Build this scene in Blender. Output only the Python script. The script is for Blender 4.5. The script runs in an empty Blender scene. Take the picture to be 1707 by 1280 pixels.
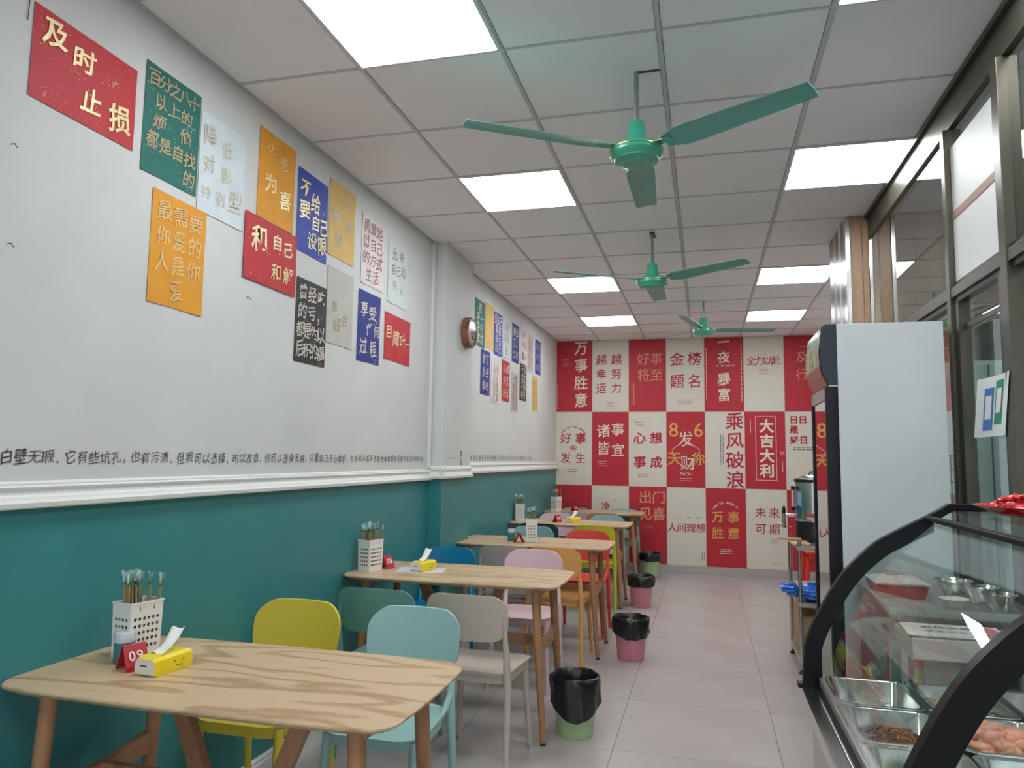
import bpy, bmesh, math, random
from mathutils import Vector, Matrix
random.seed(7)
R = random.Random(11)
PI = math.pi
sc = bpy.context.scene
COL = sc.collection
CZ = 1.43            # eye height above the floor

# ------------------------------------------------------------------ camera
cam_d = bpy.data.cameras.new('camera'); cam = bpy.data.objects.new('camera', cam_d); COL.objects.link(cam)
sc.camera = cam
yaw, pitch, roll = .2579, .1003, .0147
f = Vector((-math.sin(yaw)*math.cos(pitch), math.cos(yaw)*math.cos(pitch), math.sin(pitch)))
r0 = Vector((math.cos(yaw), math.sin(yaw), 0)); u0 = r0.cross(f)
rr = math.cos(roll)*r0 + math.sin(roll)*u0; uu = -math.sin(roll)*r0 + math.cos(roll)*u0
M = Matrix((rr, uu, -f)).transposed().to_4x4(); M.translation = (0, 0, CZ)
cam.matrix_world = M
cam_d.sensor_fit = 'HORIZONTAL'; cam_d.sensor_width = 36; cam_d.lens = 1222.1/1707*36
cam_d.clip_start = .02; cam_d.clip_end = 100

# ------------------------------------------------------------------ world, exposure
w = bpy.data.worlds.new('world'); sc.world = w; w.use_nodes = True
bg = w.node_tree.nodes['Background']; bg.inputs[0].default_value = (.80, .90, 1, 1); bg.inputs[1].default_value = 1.9
sc.view_settings.view_transform = 'Standard'; sc.view_settings.look = 'None'
sc.view_settings.gamma = 1; sc.view_settings.use_curve_mapping = False
sc.view_settings.exposure = 0.0
sc.cycles.use_denoising = True
sc.cycles.max_bounces = 9; sc.cycles.transparent_max_bounces = 24; sc.cycles.diffuse_bounces = 4
sc.cycles.glossy_bounces = 5; sc.cycles.transmission_bounces = 6
sc.cycles.caustics_reflective = False; sc.cycles.caustics_refractive = False
sc.cycles.sample_clamp_indirect = 6
PANEL_POWER = 16.0

# ------------------------------------------------------------------ materials
def lin(c):
    return tuple((x/255/12.92 if x/255 <= .04045 else ((x/255+.055)/1.055)**2.4) for x in c) + (1,)
MATS = {}
def mat(name, rgb, rough=.5, metal=0, noise=0, nscale=20, bump=0, bscale=60, spec=.5, emit=None, coat=0, alpha=None, sub=0, stretch=None):
    if name in MATS: return MATS[name]
    m = bpy.data.materials.new(name); m.use_nodes = True; nt = m.node_tree; b = nt.nodes['Principled BSDF']
    b.inputs['Base Color'].default_value = lin(rgb); b.inputs['Roughness'].default_value = rough
    b.inputs['Metallic'].default_value = metal; b.inputs['Specular IOR Level'].default_value = spec
    b.inputs['Coat Weight'].default_value = coat
    tc = nt.nodes.new('ShaderNodeTexCoord'); src = tc.outputs['Object']
    if stretch:
        mp = nt.nodes.new('ShaderNodeMapping'); mp.inputs['Scale'].default_value = stretch
        nt.links.new(src, mp.inputs[0]); src = mp.outputs[0]
    if noise:
        n = nt.nodes.new('ShaderNodeTexNoise'); n.inputs['Scale'].default_value = nscale; n.inputs['Detail'].default_value = 5
        nt.links.new(src, n.inputs['Vector'])
        r = nt.nodes.new('ShaderNodeValToRGB'); c = lin(rgb)
        r.color_ramp.elements[0].position = .3; r.color_ramp.elements[1].position = .7
        r.color_ramp.elements[0].color = tuple(x*(1-noise) for x in c[:3])+(1,)
        r.color_ramp.elements[1].color = tuple(min(1, x*(1+noise)) for x in c[:3])+(1,)
        nt.links.new(n.outputs['Fac'], r.inputs[0]); nt.links.new(r.outputs[0], b.inputs['Base Color'])
    if bump:
        n2 = nt.nodes.new('ShaderNodeTexNoise'); n2.inputs['Scale'].default_value = bscale; n2.inputs['Detail'].default_value = 4
        nt.links.new(src, n2.inputs['Vector'])
        bp = nt.nodes.new('ShaderNodeBump'); bp.inputs['Strength'].default_value = bump; bp.inputs['Distance'].default_value = .01
        nt.links.new(n2.outputs['Fac'], bp.inputs['Height']); nt.links.new(bp.outputs[0], b.inputs['Normal'])
    if emit:
        b.inputs['Emission Color'].default_value = lin(emit[0]); b.inputs['Emission Strength'].default_value = emit[1]
    if sub: b.inputs['Subsurface Weight'].default_value = sub; b.inputs['Subsurface Scale'].default_value = .01
    MATS[name] = m; return m

def glass_mat(name, tint=(255, 255, 255), rough=0.0, boost=0.0, ior=1.5, slab=1.0):
    if name in MATS: return MATS[name]
    m = bpy.data.materials.new(name); m.use_nodes = True; nt = m.node_tree; nt.nodes.clear()
    o = nt.nodes.new('ShaderNodeOutputMaterial'); mx = nt.nodes.new('ShaderNodeMixShader')
    t = nt.nodes.new('ShaderNodeBsdfTransparent'); t.inputs[0].default_value = lin(tint)
    g = nt.nodes.new('ShaderNodeBsdfGlossy'); g.inputs['Roughness'].default_value = rough; g.inputs[0].default_value = (1, 1, 1, 1)
    fr = nt.nodes.new('ShaderNodeFresnel'); fr.inputs[0].default_value = ior
    # a thin slab: both surfaces counted on the side facing the ray, R = 2F/(1+F); the far side lets light out
    def mth(op, a, b, clamp=False):
        n = nt.nodes.new('ShaderNodeMath'); n.operation = op; n.use_clamp = clamp
        for i, v in enumerate((a, b)):
            if isinstance(v, (int, float)): n.inputs[i].default_value = v
            else: nt.links.new(v, n.inputs[i])
        return n.outputs[0]
    ge = nt.nodes.new('ShaderNodeNewGeometry'); F_ = fr.outputs[0]
    R_ = mth('ADD', mth('DIVIDE', mth('MULTIPLY', F_, 2.0), mth('ADD', F_, 1.0)), boost, True)
    if slab != 1.0: R_ = mth('MULTIPLY', R_, slab, True)
    nt.links.new(mth('MULTIPLY', R_, mth('SUBTRACT', 1.0, ge.outputs['Backfacing']), True), mx.inputs[0])
    nt.links.new(t.outputs[0], mx.inputs[1]); nt.links.new(g.outputs[0], mx.inputs[2]); nt.links.new(mx.outputs[0], o.inputs[0])
    MATS[name] = m; return m

def wood_mat(name, light, dark, scale=3, axis='X', rough=.45, dist=3.0, ramp=(.25, .75)):
    if name in MATS: return MATS[name]
    m = bpy.data.materials.new(name); m.use_nodes = True; nt = m.node_tree; b = nt.nodes['Principled BSDF']
    tc = nt.nodes.new('ShaderNodeTexCoord'); mp = nt.nodes.new('ShaderNodeMapping')
    mp.inputs['Scale'].default_value = {'X': (.22, 1, 1), 'Y': (1, .22, 1), 'Z': (1, 1, .12)}[axis]
    nt.links.new(tc.outputs['Object'], mp.inputs[0])
    nz = nt.nodes.new('ShaderNodeTexNoise'); nz.inputs['Scale'].default_value = scale; nz.inputs['Detail'].default_value = 3
    nt.links.new(mp.outputs[0], nz.inputs['Vector'])
    mul = nt.nodes.new('ShaderNodeMath'); mul.operation = 'MULTIPLY'; mul.inputs[1].default_value = 9*dist
    nt.links.new(nz.outputs['Fac'], mul.inputs[0])
    sn = nt.nodes.new('ShaderNodeMath'); sn.operation = 'SINE'; nt.links.new(mul.outputs[0], sn.inputs[0])
    ab = nt.nodes.new('ShaderNodeMath'); ab.operation = 'MULTIPLY_ADD'; ab.inputs[1].default_value = .5; ab.inputs[2].default_value = .5
    nt.links.new(sn.outputs[0], ab.inputs[0])
    fn = nt.nodes.new('ShaderNodeTexNoise'); fn.inputs['Scale'].default_value = 90; fn.inputs['Detail'].default_value = 2
    nt.links.new(mp.outputs[0], fn.inputs['Vector'])
    mx = nt.nodes.new('ShaderNodeMath'); mx.operation = 'MULTIPLY_ADD'; mx.inputs[1].default_value = .5
    nt.links.new(fn.outputs['Fac'], mx.inputs[0]); nt.links.new(ab.outputs[0], mx.inputs[2])
    r = nt.nodes.new('ShaderNodeValToRGB'); r.color_ramp.elements[0].position = ramp[0]; r.color_ramp.elements[1].position = ramp[1]
    r.color_ramp.elements[0].color = lin(dark); r.color_ramp.elements[1].color = lin(light)
    nt.links.new(mx.outputs[0], r.inputs[0]); nt.links.new(r.outputs[0], b.inputs['Base Color'])
    b.inputs['Roughness'].default_value = rough
    MATS[name] = m; return m

def fleck_mat(name, rgb, fleck=(225, 200, 150), rough=.6, amt=.045, scale=130):
    if name in MATS: return MATS[name]
    m = mat(name, rgb, rough); nt = m.node_tree; b = nt.nodes['Principled BSDF']
    tc = nt.nodes.new('ShaderNodeTexCoord'); v = nt.nodes.new('ShaderNodeTexVoronoi'); v.inputs['Scale'].default_value = scale
    nt.links.new(tc.outputs['Object'], v.inputs['Vector'])
    nz = nt.nodes.new('ShaderNodeTexNoise'); nz.inputs['Scale'].default_value = 14
    nt.links.new(tc.outputs['Object'], nz.inputs['Vector'])
    mm = nt.nodes.new('ShaderNodeMath'); mm.operation = 'MULTIPLY_ADD'; mm.inputs[1].default_value = -.9; mm.inputs[2].default_value = .56
    nt.links.new(nz.outputs['Fac'], mm.inputs[0])
    sb = nt.nodes.new('ShaderNodeMath'); sb.operation = 'ADD'; nt.links.new(v.outputs['Distance'], sb.inputs[0]); nt.links.new(mm.outputs[0], sb.inputs[1])
    lt = nt.nodes.new('ShaderNodeMath'); lt.operation = 'LESS_THAN'; lt.inputs[1].default_value = amt*4
    nt.links.new(sb.outputs[0], lt.inputs[0])
    mx = nt.nodes.new('ShaderNodeMix'); mx.data_type = 'RGBA'; mx.inputs[6].default_value = lin(rgb); mx.inputs[7].default_value = lin(fleck)
    nt.links.new(lt.outputs[0], mx.inputs[0]); nt.links.new(mx.outputs[2], b.inputs['Base Color'])
    return m

# ------------------------------------------------------------------ mesh helpers
def mesh_from(bm, name, m, smooth=False, ang=35):
    me = bpy.data.meshes.new(name); bmesh.ops.recalc_face_normals(bm, faces=bm.faces); bm.to_mesh(me); bm.free()
    ms = m if isinstance(m, (list, tuple)) else [m]
    for x in ms: me.materials.append(x)
    if smooth:
        for p in me.polygons: p.use_smooth = True
        try: me.set_sharp_from_angle(angle=math.radians(ang))
        except Exception: pass
    return me
def obj(name, bm, m, parent=None, smooth=False, ang=35, loc=None, rotz=None):
    me = bm if isinstance(bm, bpy.types.Mesh) else mesh_from(bm, name, m, smooth, ang)
    o = bpy.data.objects.new(name, me); COL.objects.link(o)
    if parent: o.parent = parent
    if name.split('.')[0] in ('lettering', 'small_print', 'arc_lettering', 'wall_writing', 'hour_marks'): o['kind'] = 'stuff'
    if loc is not None: o.location = loc
    if rotz is not None: o.rotation_euler = (0, 0, rotz)
    return o
def flat(o): o['kind'] = 'stuff'; return o      # print and handwriting: one flat piece
def thing(name, label, cat, loc=(0, 0, 0), rotz=0, group=None):
    o = bpy.data.objects.new(name, None); COL.objects.link(o); o.empty_display_size = .1
    o.location = loc; o.rotation_euler = (0, 0, rotz); o['label'] = label; o['category'] = cat
    if group: o['group'] = group
    return o
def tag(o, label, cat, group=None, kind=None):
    o['label'] = label; o['category'] = cat
    if group: o['group'] = group
    if kind: o['kind'] = kind
    return o
def struct(name, bm, m, label, cat, smooth=False):
    o = obj(name, bm, m, smooth=smooth); o['kind'] = 'structure'; o['label'] = label; o['category'] = cat
    return o
def kids(o): return [c for c in ALLCH.get(o.name, [])]
ALLCH = {}
def dup(root, loc, rotz=None, label=None, group=None, swap=None):
    r = root.copy(); COL.objects.link(r); r.location = loc
    if rotz is not None: r.rotation_euler = (0, 0, rotz)
    if label: r['label'] = label
    if group: r['group'] = group
    def rec(src, dst):
        for ch in list(src.children):
            c = ch.copy(); COL.objects.link(c); c.parent = dst
            if swap and c.type == 'MESH':
                key = (c.data.name, tuple(sorted((a, b.name) for a, b in swap.items())))
                if key not in SW:
                    me = c.data.copy()
                    for i, mm in enumerate(me.materials):
                        if mm and mm.name in swap: me.materials[i] = swap[mm.name]
                    SW[key] = me
                c.data = SW[key]
            rec(ch, c)
    rec(root, r)
    return r
SW = {}
def box(bm, x0, x1, y0, y1, z0, z1, mi=0, bev=0):
    old = set(bm.faces) if bev else None
    g = bmesh.ops.create_cube(bm, size=1)
    vs = g['verts']
    for v in vs:
        v.co = Vector((x0 if v.co.x < 0 else x1, y0 if v.co.y < 0 else y1, z0 if v.co.z < 0 else z1))
    fs = set(f_ for v in vs for f_ in v.link_faces)
    if bev:
        r = bmesh.ops.bevel(bm, geom=list(set(e for v in vs for e in v.link_edges)), offset=bev, segments=2, affect='EDGES', profile=.6)
        fs = set(bm.faces) - old
    for x in fs: x.material_index = mi
    return fs
def bx(*a, **k):
    bm = bmesh.new(); box(bm, *a, **k); return bm
def tube(bm, pts, rad, n=10, cap=True, mi=0, sy=1.0):
    pts = [Vector(p) for p in pts]
    if not isinstance(rad, (list, tuple)): rad = [rad]*len(pts)
    rings = []; prev = None
    for i, p in enumerate(pts):
        d = (pts[min(i+1, len(pts)-1)] - pts[max(i-1, 0)]).normalized()
        a = prev if prev is not None else (Vector((1, 0, 0)) if abs(d.x) < .9 else Vector((0, 1, 0)))
        a = (a - d*a.dot(d)).normalized(); prev = a; b = d.cross(a)
        rings.append([bm.verts.new(p + (a*math.cos(2*PI*k/n) + b*math.sin(2*PI*k/n)*sy)*rad[i]) for k in range(n)])
    fs = []
    for i in range(len(rings)-1):
        for k in range(n): fs.append(bm.faces.new((rings[i][k], rings[i][(k+1) % n], rings[i+1][(k+1) % n], rings[i+1][k])))
    if cap: fs.append(bm.faces.new(rings[0])); fs.append(bm.faces.new(rings[-1]))
    for x in fs: x.material_index = mi
    return fs
def lathe(bm, prof, n=24, cx=0, cy=0, mi=0, sx=1, sy=1, cap0=True, cap1=True):
    rings = []
    for r, z in prof: rings.append([bm.verts.new((cx+sx*r*math.cos(2*PI*k/n), cy+sy*r*math.sin(2*PI*k/n), z)) for k in range(n)])
    fs = []
    for i in range(len(rings)-1):
        for k in range(n): fs.append(bm.faces.new((rings[i][k], rings[i][(k+1) % n], rings[i+1][(k+1) % n], rings[i+1][k])))
    if cap0: fs.append(bm.faces.new(rings[0]))
    if cap1: fs.append(bm.faces.new(rings[-1]))
    for x in fs: x.material_index = mi
    return fs
def rrect(w, h, r, n=5, taper=0, bulge=0):
    """rounded rectangle outline, centre 0,0; taper narrows the low side; bulge bows the sides"""
    out = []
    for cx, cy, a0 in ((w/2-r, h/2-r, 0), (-w/2+r, h/2-r, 90), (-w/2+r, -h/2+r, 180), (w/2-r, -h/2+r, 270)):
        for k in range(n+1):
            a = math.radians(a0+90*k/n); out.append((cx+r*math.cos(a), cy+r*math.sin(a)))
    res = []
    for i, (x, y) in enumerate(out):
        x2, y2 = out[(i+1) % len(out)]; res.append((x, y))
        L = math.hypot(x2-x, y2-y)
        if L > .06:
            m_ = int(L/.05)
            for k in range(1, m_+1): t = k/(m_+1); res.append((x+(x2-x)*t, y+(y2-y)*t))
    o2 = []
    for x, y in res:
        s = 1-taper*(.5-y/h)
        nx = x*s; ny = y
        if bulge: nx += math.copysign(bulge*(1-(2*y/h)**2), x)*(abs(x)/(w/2))**6; ny += math.copysign(bulge*(1-(2*x/w)**2), y)*(abs(y)/(h/2))**6
        o2.append((nx, ny))
    return o2
def shell(bm, outline, fn, fn2, rings=(1, .97, .8, .55, .28), mi=0):
    """two skins (fn, fn2 map 2D to 3D) over an outline, closed on the rim"""
    n = len(outline); A = []; B = []
    for s in rings:
        A.append([bm.verts.new(fn(x*s, y*s, s)) for x, y in outline]); B.append([bm.verts.new(fn2(x*s, y*s, s)) for x, y in outline])
    ca = bm.verts.new(fn(0, 0, 0)); cb = bm.verts.new(fn2(0, 0, 0))
    fs = []
    for i in range(len(rings)-1):
        for k in range(n):
            j = (k+1) % n
            fs.append(bm.faces.new((A[i][k], A[i][j], A[i+1][j], A[i+1][k]))); fs.append(bm.faces.new((B[i][k], B[i+1][k], B[i+1][j], B[i][j])))
    for k in range(n):
        j = (k+1) % n
        fs.append(bm.faces.new((A[-1][k], A[-1][j], ca))); fs.append(bm.faces.new((B[-1][j], B[-1][k], cb)))
        fs.append(bm.faces.new((A[0][j], A[0][k], B[0][k], B[0][j])))
    for x in fs: x.material_index = mi
def prism(bm, pts, a, b, axis='y', mi=0):
    """extrude a 2D polygon between a and b along an axis; pts are the other two coordinates"""
    def P(p, t):
        return {'y': (p[0], t, p[1]), 'x': (t, p[0], p[1]), 'z': (p[0], p[1], t)}[axis]
    v0 = [bm.verts.new(P(p, a)) for p in pts]; v1 = [bm.verts.new(P(p, b)) for p in pts]; n = len(pts)
    fs = [bm.faces.new(v0), bm.faces.new(v1)]
    for i in range(n): fs.append(bm.faces.new((v0[i], v0[(i+1) % n], v1[(i+1) % n], v1[i])))
    for x in fs: x.material_index = mi
    return fs

# ------------------------------------------------------------------ lettering
GL = {}
def glyph(ch, bold):
    k = (ch, bold)
    if k not in GL:
        cu = bpy.data.curves.new('glyph', 'FONT'); cu.body = ch; cu.size = 1; cu.offset = bold; cu.resolution_u = 2
        o = bpy.data.objects.new('glyph', cu); me = bpy.data.meshes.new_from_object(o)
        vs = [v.co[:2] for v in me.vertices]; fs = [tuple(p.vertices) for p in me.polygons]
        bpy.data.objects.remove(o); bpy.data.curves.remove(cu); bpy.data.meshes.remove(me)
        GL[k] = (vs, fs)
    return GL[k]
def letter_bm(items, hand=0, rnd=None):
    """items: (char, cx, cy, size, bold) in the sheet's own x (right) and y (up); returns bmesh in x,y plane"""
    bm = bmesh.new(); rnd = rnd or R
    for ch, cx, cy, s, bold in items:
        if ch == ' ': continue
        vs, fs = glyph(ch, bold)
        if not vs: continue
        cj = ord(ch) > 0x2000
        if cj: ox, oy = .5, .36
        else:
            ox = (min(v[0] for v in vs)+max(v[0] for v in vs))/2; oy = .34
        a = rnd.uniform(-1, 1)*hand*.12; sh = hand*.18 if cj else 0; sxx = 1+rnd.uniform(-1, 1)*hand*.12; syy = 1+rnd.uniform(-1, 1)*hand*.12
        wv = hand*.02
        ca, sa = math.cos(a), math.sin(a); nv = []
        for x, y in vs:
            x = (x-ox)*sxx; y = (y-oy)*syy; y += x*sh
            x += wv*math.sin(9*y+cx*70); y += wv*math.sin(8*x+cy*50)
            nv.append(bm.verts.new((cx+s*(x*ca-y*sa), cy+s*(x*sa+y*ca), 0)))
        for f_ in fs:
            try: bm.faces.new([nv[i] for i in f_])
            except ValueError: pass
    return bm
def put(bm, m4):
    bmesh.ops.transform(bm, matrix=m4, verts=bm.verts); return bm
def on_left(y, z, x):      # sheet x -> +y, sheet y -> +z, facing +x
    return Matrix(((0, 0, 1, x), (1, 0, 0, y), (0, 1, 0, z), (0, 0, 0, 1)))
def on_back(x, z, y):      # sheet x -> +x, sheet y -> +z, facing -y
    return Matrix(((1, 0, 0, x), (0, 0, -1, y), (0, 1, 0, z), (0, 0, 0, 1)))
def rows(lines, w, h, size, bold, y0=None, gap=None, x0=0, dx=None):
    """rows of characters centred in a sheet w x h"""
    it = []; n = len(lines); gap = gap or h/(n+.3)
    top = (n-1)/2*gap if y0 is None else y0
    for i, ln in enumerate(lines):
        d = dx or min(size*1.05, w*.92/max(1, len(ln)))
        for j, ch in enumerate(ln): it.append((ch, x0+(j-(len(ln)-1)/2)*d, top-i*gap, size, bold))
    return it
def bars(bm, cx, cy, w, n, gap, t=.004, vert=False, seg=7):
    """unreadably small print: rows of short dashes"""
    for i in range(n):
        ln = w*R.uniform(.6, 1); k = max(3, int(seg*ln/w)); x = -ln/2
        for q in range(k):
            ww = ln/k*R.uniform(.55, .9)
            if vert: a, b_, c, d = cx+i*gap-t/2, cx+i*gap+t/2, cy-x-ww, cy-x
            else: a, b_, c, d = cx+x, cx+x+ww, cy-i*gap-t/2, cy-i*gap+t/2
            vs = [bm.verts.new(p) for p in ((a, c, 0), (b_, c, 0), (b_, d, 0), (a, d, 0))]; bm.faces.new(vs)
            x += ln/k

# ================================================================== THE ROOM
XL, XR, YB, H = -1.928, 1.05, 9.684, CZ+1.5805
Y0 = -2.6
white_paint = mat('white_paint', (208, 209, 204), .7, noise=.04, nscale=3, bump=.06, bscale=8)
teal_paint = mat('teal_paint', (56, 132, 132), .42, noise=.04, nscale=4, bump=.08, bscale=7)
plaster = mat('plaster', (205, 204, 198), .8)
moulding_m = mat('moulding_white', (226, 226, 220), .45)
grey_wall = mat('kitchen_wall', (200, 204, 204), .6)
# floor: big porcelain tiles, each slab its own object on a grout bed
struct('floor', bx(XL-.2, 3.4, Y0-3, YB+.2, -.1, -.004), mat('grout', (118, 112, 106), .8), 'grey tiled floor of the snack shop', 'floor')
fl = bpy.data.objects['floor']
tile_m = mat('porcelain_tile', (178, 170, 165), .33, noise=.09, nscale=2.2, bump=.02, bscale=5, spec=.45)
S_ = .8
tm = {}
xs = [XL+.0+S_*i for i in range(7)]
for i in range(6):
    for j in range(16):
        x0 = -2.06+S_*i; y0 = Y0+S_*j
        xa, xb = max(x0, XL), min(x0+S_, 3.2); ya, yb = y0, min(y0+S_, YB)
        if xb-xa < .02 or yb-ya < .02: continue
        k = (round(xb-xa, 3), round(yb-ya, 3))
        if k not in tm: tm[k] = mesh_from(bx(0.0012, k[0]-.0012, .0012, k[1]-.0012, -.008, 0, bev=.0008), 'floor_tile', tile_m)
        obj('floor_tile', tm[k], None, fl, loc=(xa, ya, 0))

# left wall: white above the moulding, teal below; pillar in the middle
def two_tone(bm, x0, x1, y0, y1, split):
    box(bm, x0, x1, y0, y1, split, H+.05, 0); box(bm, x0, x1, y0, y1, 0, split, 1)
bm = bmesh.new(); two_tone(bm, XL-.15, XL, Y0, 5.4, 1.31); two_tone(bm, XL-.15, XL, 5.4, YB+.15, 1.34)
struct('wall_left', bm, [white_paint, teal_paint], 'long left wall, white above and teal below the moulding', 'wall')
PX = -1.83; PY0, PY1 = 5.0, 5.64
bm = bmesh.new(); box(bm, XL-.1, PX, PY0, PY1, 1.31, H+.05, 0, bev=.004); box(bm, XL-.1, PX, PY0, PY1, 0, 1.31, 1, bev=.004)
struct('trim_1', bm, [white_paint, teal_paint], 'shallow wall pillar, white over teal, halfway along the left wall', 'pillar')
prof = [(0, 0), (.030, 0), (.034, .004), (.036, .018), (.032, .024), (.022, .027), (.020, .034), (.014, .042), (.012, .056), (.018, .060), (.020, .066), (.016, .072), (.016, .077), (.010, .083), (0, .085)]
def mould(bm, xw, ya, yb, z0, z1): prism(bm, [(xw-.002+p[0], z0+p[1]*(z1-z0)/.085) for p in prof], ya, yb, 'y')
bm = bmesh.new(); mould(bm, XL, Y0, PY0+.002, 1.262, 1.342); 
prism(bm, [(PY0+.002-p[0], 1.272+p[1]*1.06) for p in prof], XL, PX+.03, 'x'); mould(bm, PX, PY0-.03, PY1, 1.272, 1.36)
mould(bm, XL, PY1, YB, 1.292, 1.385)
struct('trim_2', bm, moulding_m, 'white profiled dado moulding along the left wall', 'moulding', smooth=False)
bm = bmesh.new(); prism(bm, [(XL-.001, 0), (XL+.022, 0), (XL+.022, .075), (XL+.016, .082), (XL+.016, .092), (XL+.008, .098), (XL-.001, .10)], Y0, PY0, 'y')
prism(bm, [(XL-.001, 0), (XL+.022, 0), (XL+.022, .075), (XL+.016, .082), (XL+.016, .092), (XL+.008, .098), (XL-.001, .10)], PY1, YB, 'y')
prism(bm, [(PX-.001, 0), (PX+.022, 0), (PX+.022, .075), (PX+.008, .098), (PX-.001, .10)], PY0, PY1, 'y')
struct('baseboard_left', bm, moulding_m, 'white baseboard at the foot of the left wall', 'baseboard')
struct('wall_back', bx(XL-.15, 1.9, YB, YB+.15, 0, H+.05), plaster, 'far end wall behind the checkered posters', 'wall')
bb = struct('baseboard_back', bx(XL, 1.75, YB-.012, YB, 0, .02), mat('baseboard_tile', (176, 170, 164), .3, noise=.08, nscale=4), 'grey tiled skirting under the checkered poster wall', 'baseboard')
for i in range(5): obj('skirting_tile', bx(XL+.8*i+.002, min(XL+.8*(i+1), 1.75)-.002, YB-.013, YB-.001, .02, .108, bev=.001), MATS['baseboard_tile'], bb)
# front of the shop, behind the camera: open doorway to the daylight
bm = bmesh.new(); box(bm, XL-.15, -1.8, Y0-.15, Y0, 0, H+.05); box(bm, 3.1, 3.35, Y0-.15, Y0, 0, H+.05); box(bm, -1.8, 3.1, Y0-.15, Y0, 2.8, H+.05)
struct('wall_front', bm, white_paint, 'front wall with the open street doorway', 'wall')
bm = bmesh.new(); box(bm, 3.2, 3.35, Y0, 5.6, 0, H+.05); struct('wall_kitchen_side', bm, grey_wall, 'pale grey wall on the far side of the kitchen', 'wall').name = 'wall_right'
struct('wall_kitchen_end', bx(1.79, 3.35, 5.0, 5.15, 0, H+.05), grey_wall, 'pale end wall of the kitchen', 'wall').name = 'wall_kitchen_end'
struct('wall_recess', bx(1.66, 1.8, 5.6, YB, 0, H+.05), white_paint, 'white wall of the recess at the right rear', 'wall').name = 'wall_rear_right'

# ceiling: backing slab, tees, lay-in tiles
gx = [-1.928, -1.349, -.749, -.149, .451, 1.051, 1.655]
gy = [2.609+.6*k for k in range(-9, 12)]; gy = [Y0]+gy+[YB]
ceil = struct('ceiling', bx(XL-.15, 3.35, Y0-.15, YB+.15, H+.012, H+.06), mat('ceiling_void', (120, 120, 120), .9), 'suspended ceiling of square white tiles', 'ceiling')
ctile = mat('ceiling_tile', (244, 242, 243), .75, noise=.015, nscale=3)
tee_m = mat('tee_bar', (196, 198, 200), .5)
panels = [(c, y) for y in (2.009, 3.809, 6.209, 8.009, -.391) for c in (1, 4)]
LIT = {(c, round(y, 2)) for c, y in panels}
for x in gx[1:6]:
    ye = 4.98 if x > 1.04 else YB
    obj('runner', bx(x-.009, x+.009, (5.6 if x > 1.04 else Y0), YB, H-.002, H+.012), tee_m, ceil)
for y in gy[1:-1]: obj('cross_tee', bx(XL, 1.045 if y < 5.6 else 1.655, y-.006, y+.006, H-.0015, H+.012), tee_m, ceil)
obj('edge_angle', bx(XL, XL+.014, Y0, YB, H-.003, H+.012), tee_m, ceil)
tcache = {}
for i in range(6):
    for j in range(len(gy)-1):
        x0, x1, y0, y1 = gx[i], gx[i+1], gy[j], gy[j+1]
        if i == 5 and y0 < 5.59: continue
        if (i, round(y0, 2)) in LIT: continue
        if y1 < 1.3: continue
        k = (round(x1-x0, 2), round(y1-y0, 2))
        if k not in tcache: tcache[k] = mesh_from(bx(.0112, k[0]-.0112, .0082, k[1]-.0082, 0, .008), 'ceiling_tile', ctile)
        obj('ceiling_tile', tcache[k], None, ceil, loc=(x0, y0, H+.001+R.uniform(0, .002)))
bm = bmesh.new(); box(bm, XL, 1.05, Y0, 1.409, H+.001, H+.008); box(bm, 1.06, 3.2, Y0, 5.0, H+.0, H+.008)
o = obj('ceiling_board', bm, ctile, ceil)
# cut-outs are not needed: the panels hang 2 mm below the board
diff_m = mat('led_diffuser', (250, 252, 255), .5, emit=((244, 249, 255), PANEL_POWER))
pl_labels = ['square white ceiling light panel nearest the camera, at the top left above the first posters',
 'square ceiling light cut by the top edge of the picture at the upper right',
 'lit square ceiling panel to the left of the nearest fan',
 'lit square ceiling panel right of the nearest fan, touching the glass partition',
 'lit ceiling panel behind the left blade of the middle fan',
 'lit ceiling panel right of the middle fan, beside the wood-clad column',
 'farthest lit ceiling panel on the left, above the checkered wall',
 'farthest lit ceiling panel on the right, beyond the smallest fan',
 'ceiling light overhead on the left behind the camera', 'ceiling light overhead on the right behind the camera']
bmf = bmesh.new()
for a in ((0, .6, 0, .014), (0, .6, .586, .6), (0, .014, .014, .586), (.586, .6, .014, .586)): box(bmf, a[0], a[1], a[2], a[3], -.006, .010)
frame_me = mesh_from(bmf, 'frame', mat('lamp_frame', (215, 218, 222), .4)); diff_me = mesh_from(bx(.014, .586, .014, .586, -.003, .006), 'diffuser', diff_m)
for n, (c, y) in enumerate(panels):
    t = thing('ceiling_light', pl_labels[n], 'ceiling light', (gx[c], y, H), group='square LED ceiling panels')
    obj('frame', frame_me, None, t); obj('diffuser', diff_me, None, t)
t = thing('ceiling_light', 'ceiling light of the kitchen behind the glass partition', 'ceiling light', (1.9, 1.2, H-.01), group='square LED ceiling panels')  # out-of-view lamp, added to brighten the kitchen
obj('frame', frame_me, None, t); obj('diffuser', diff_me, None, t)

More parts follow.
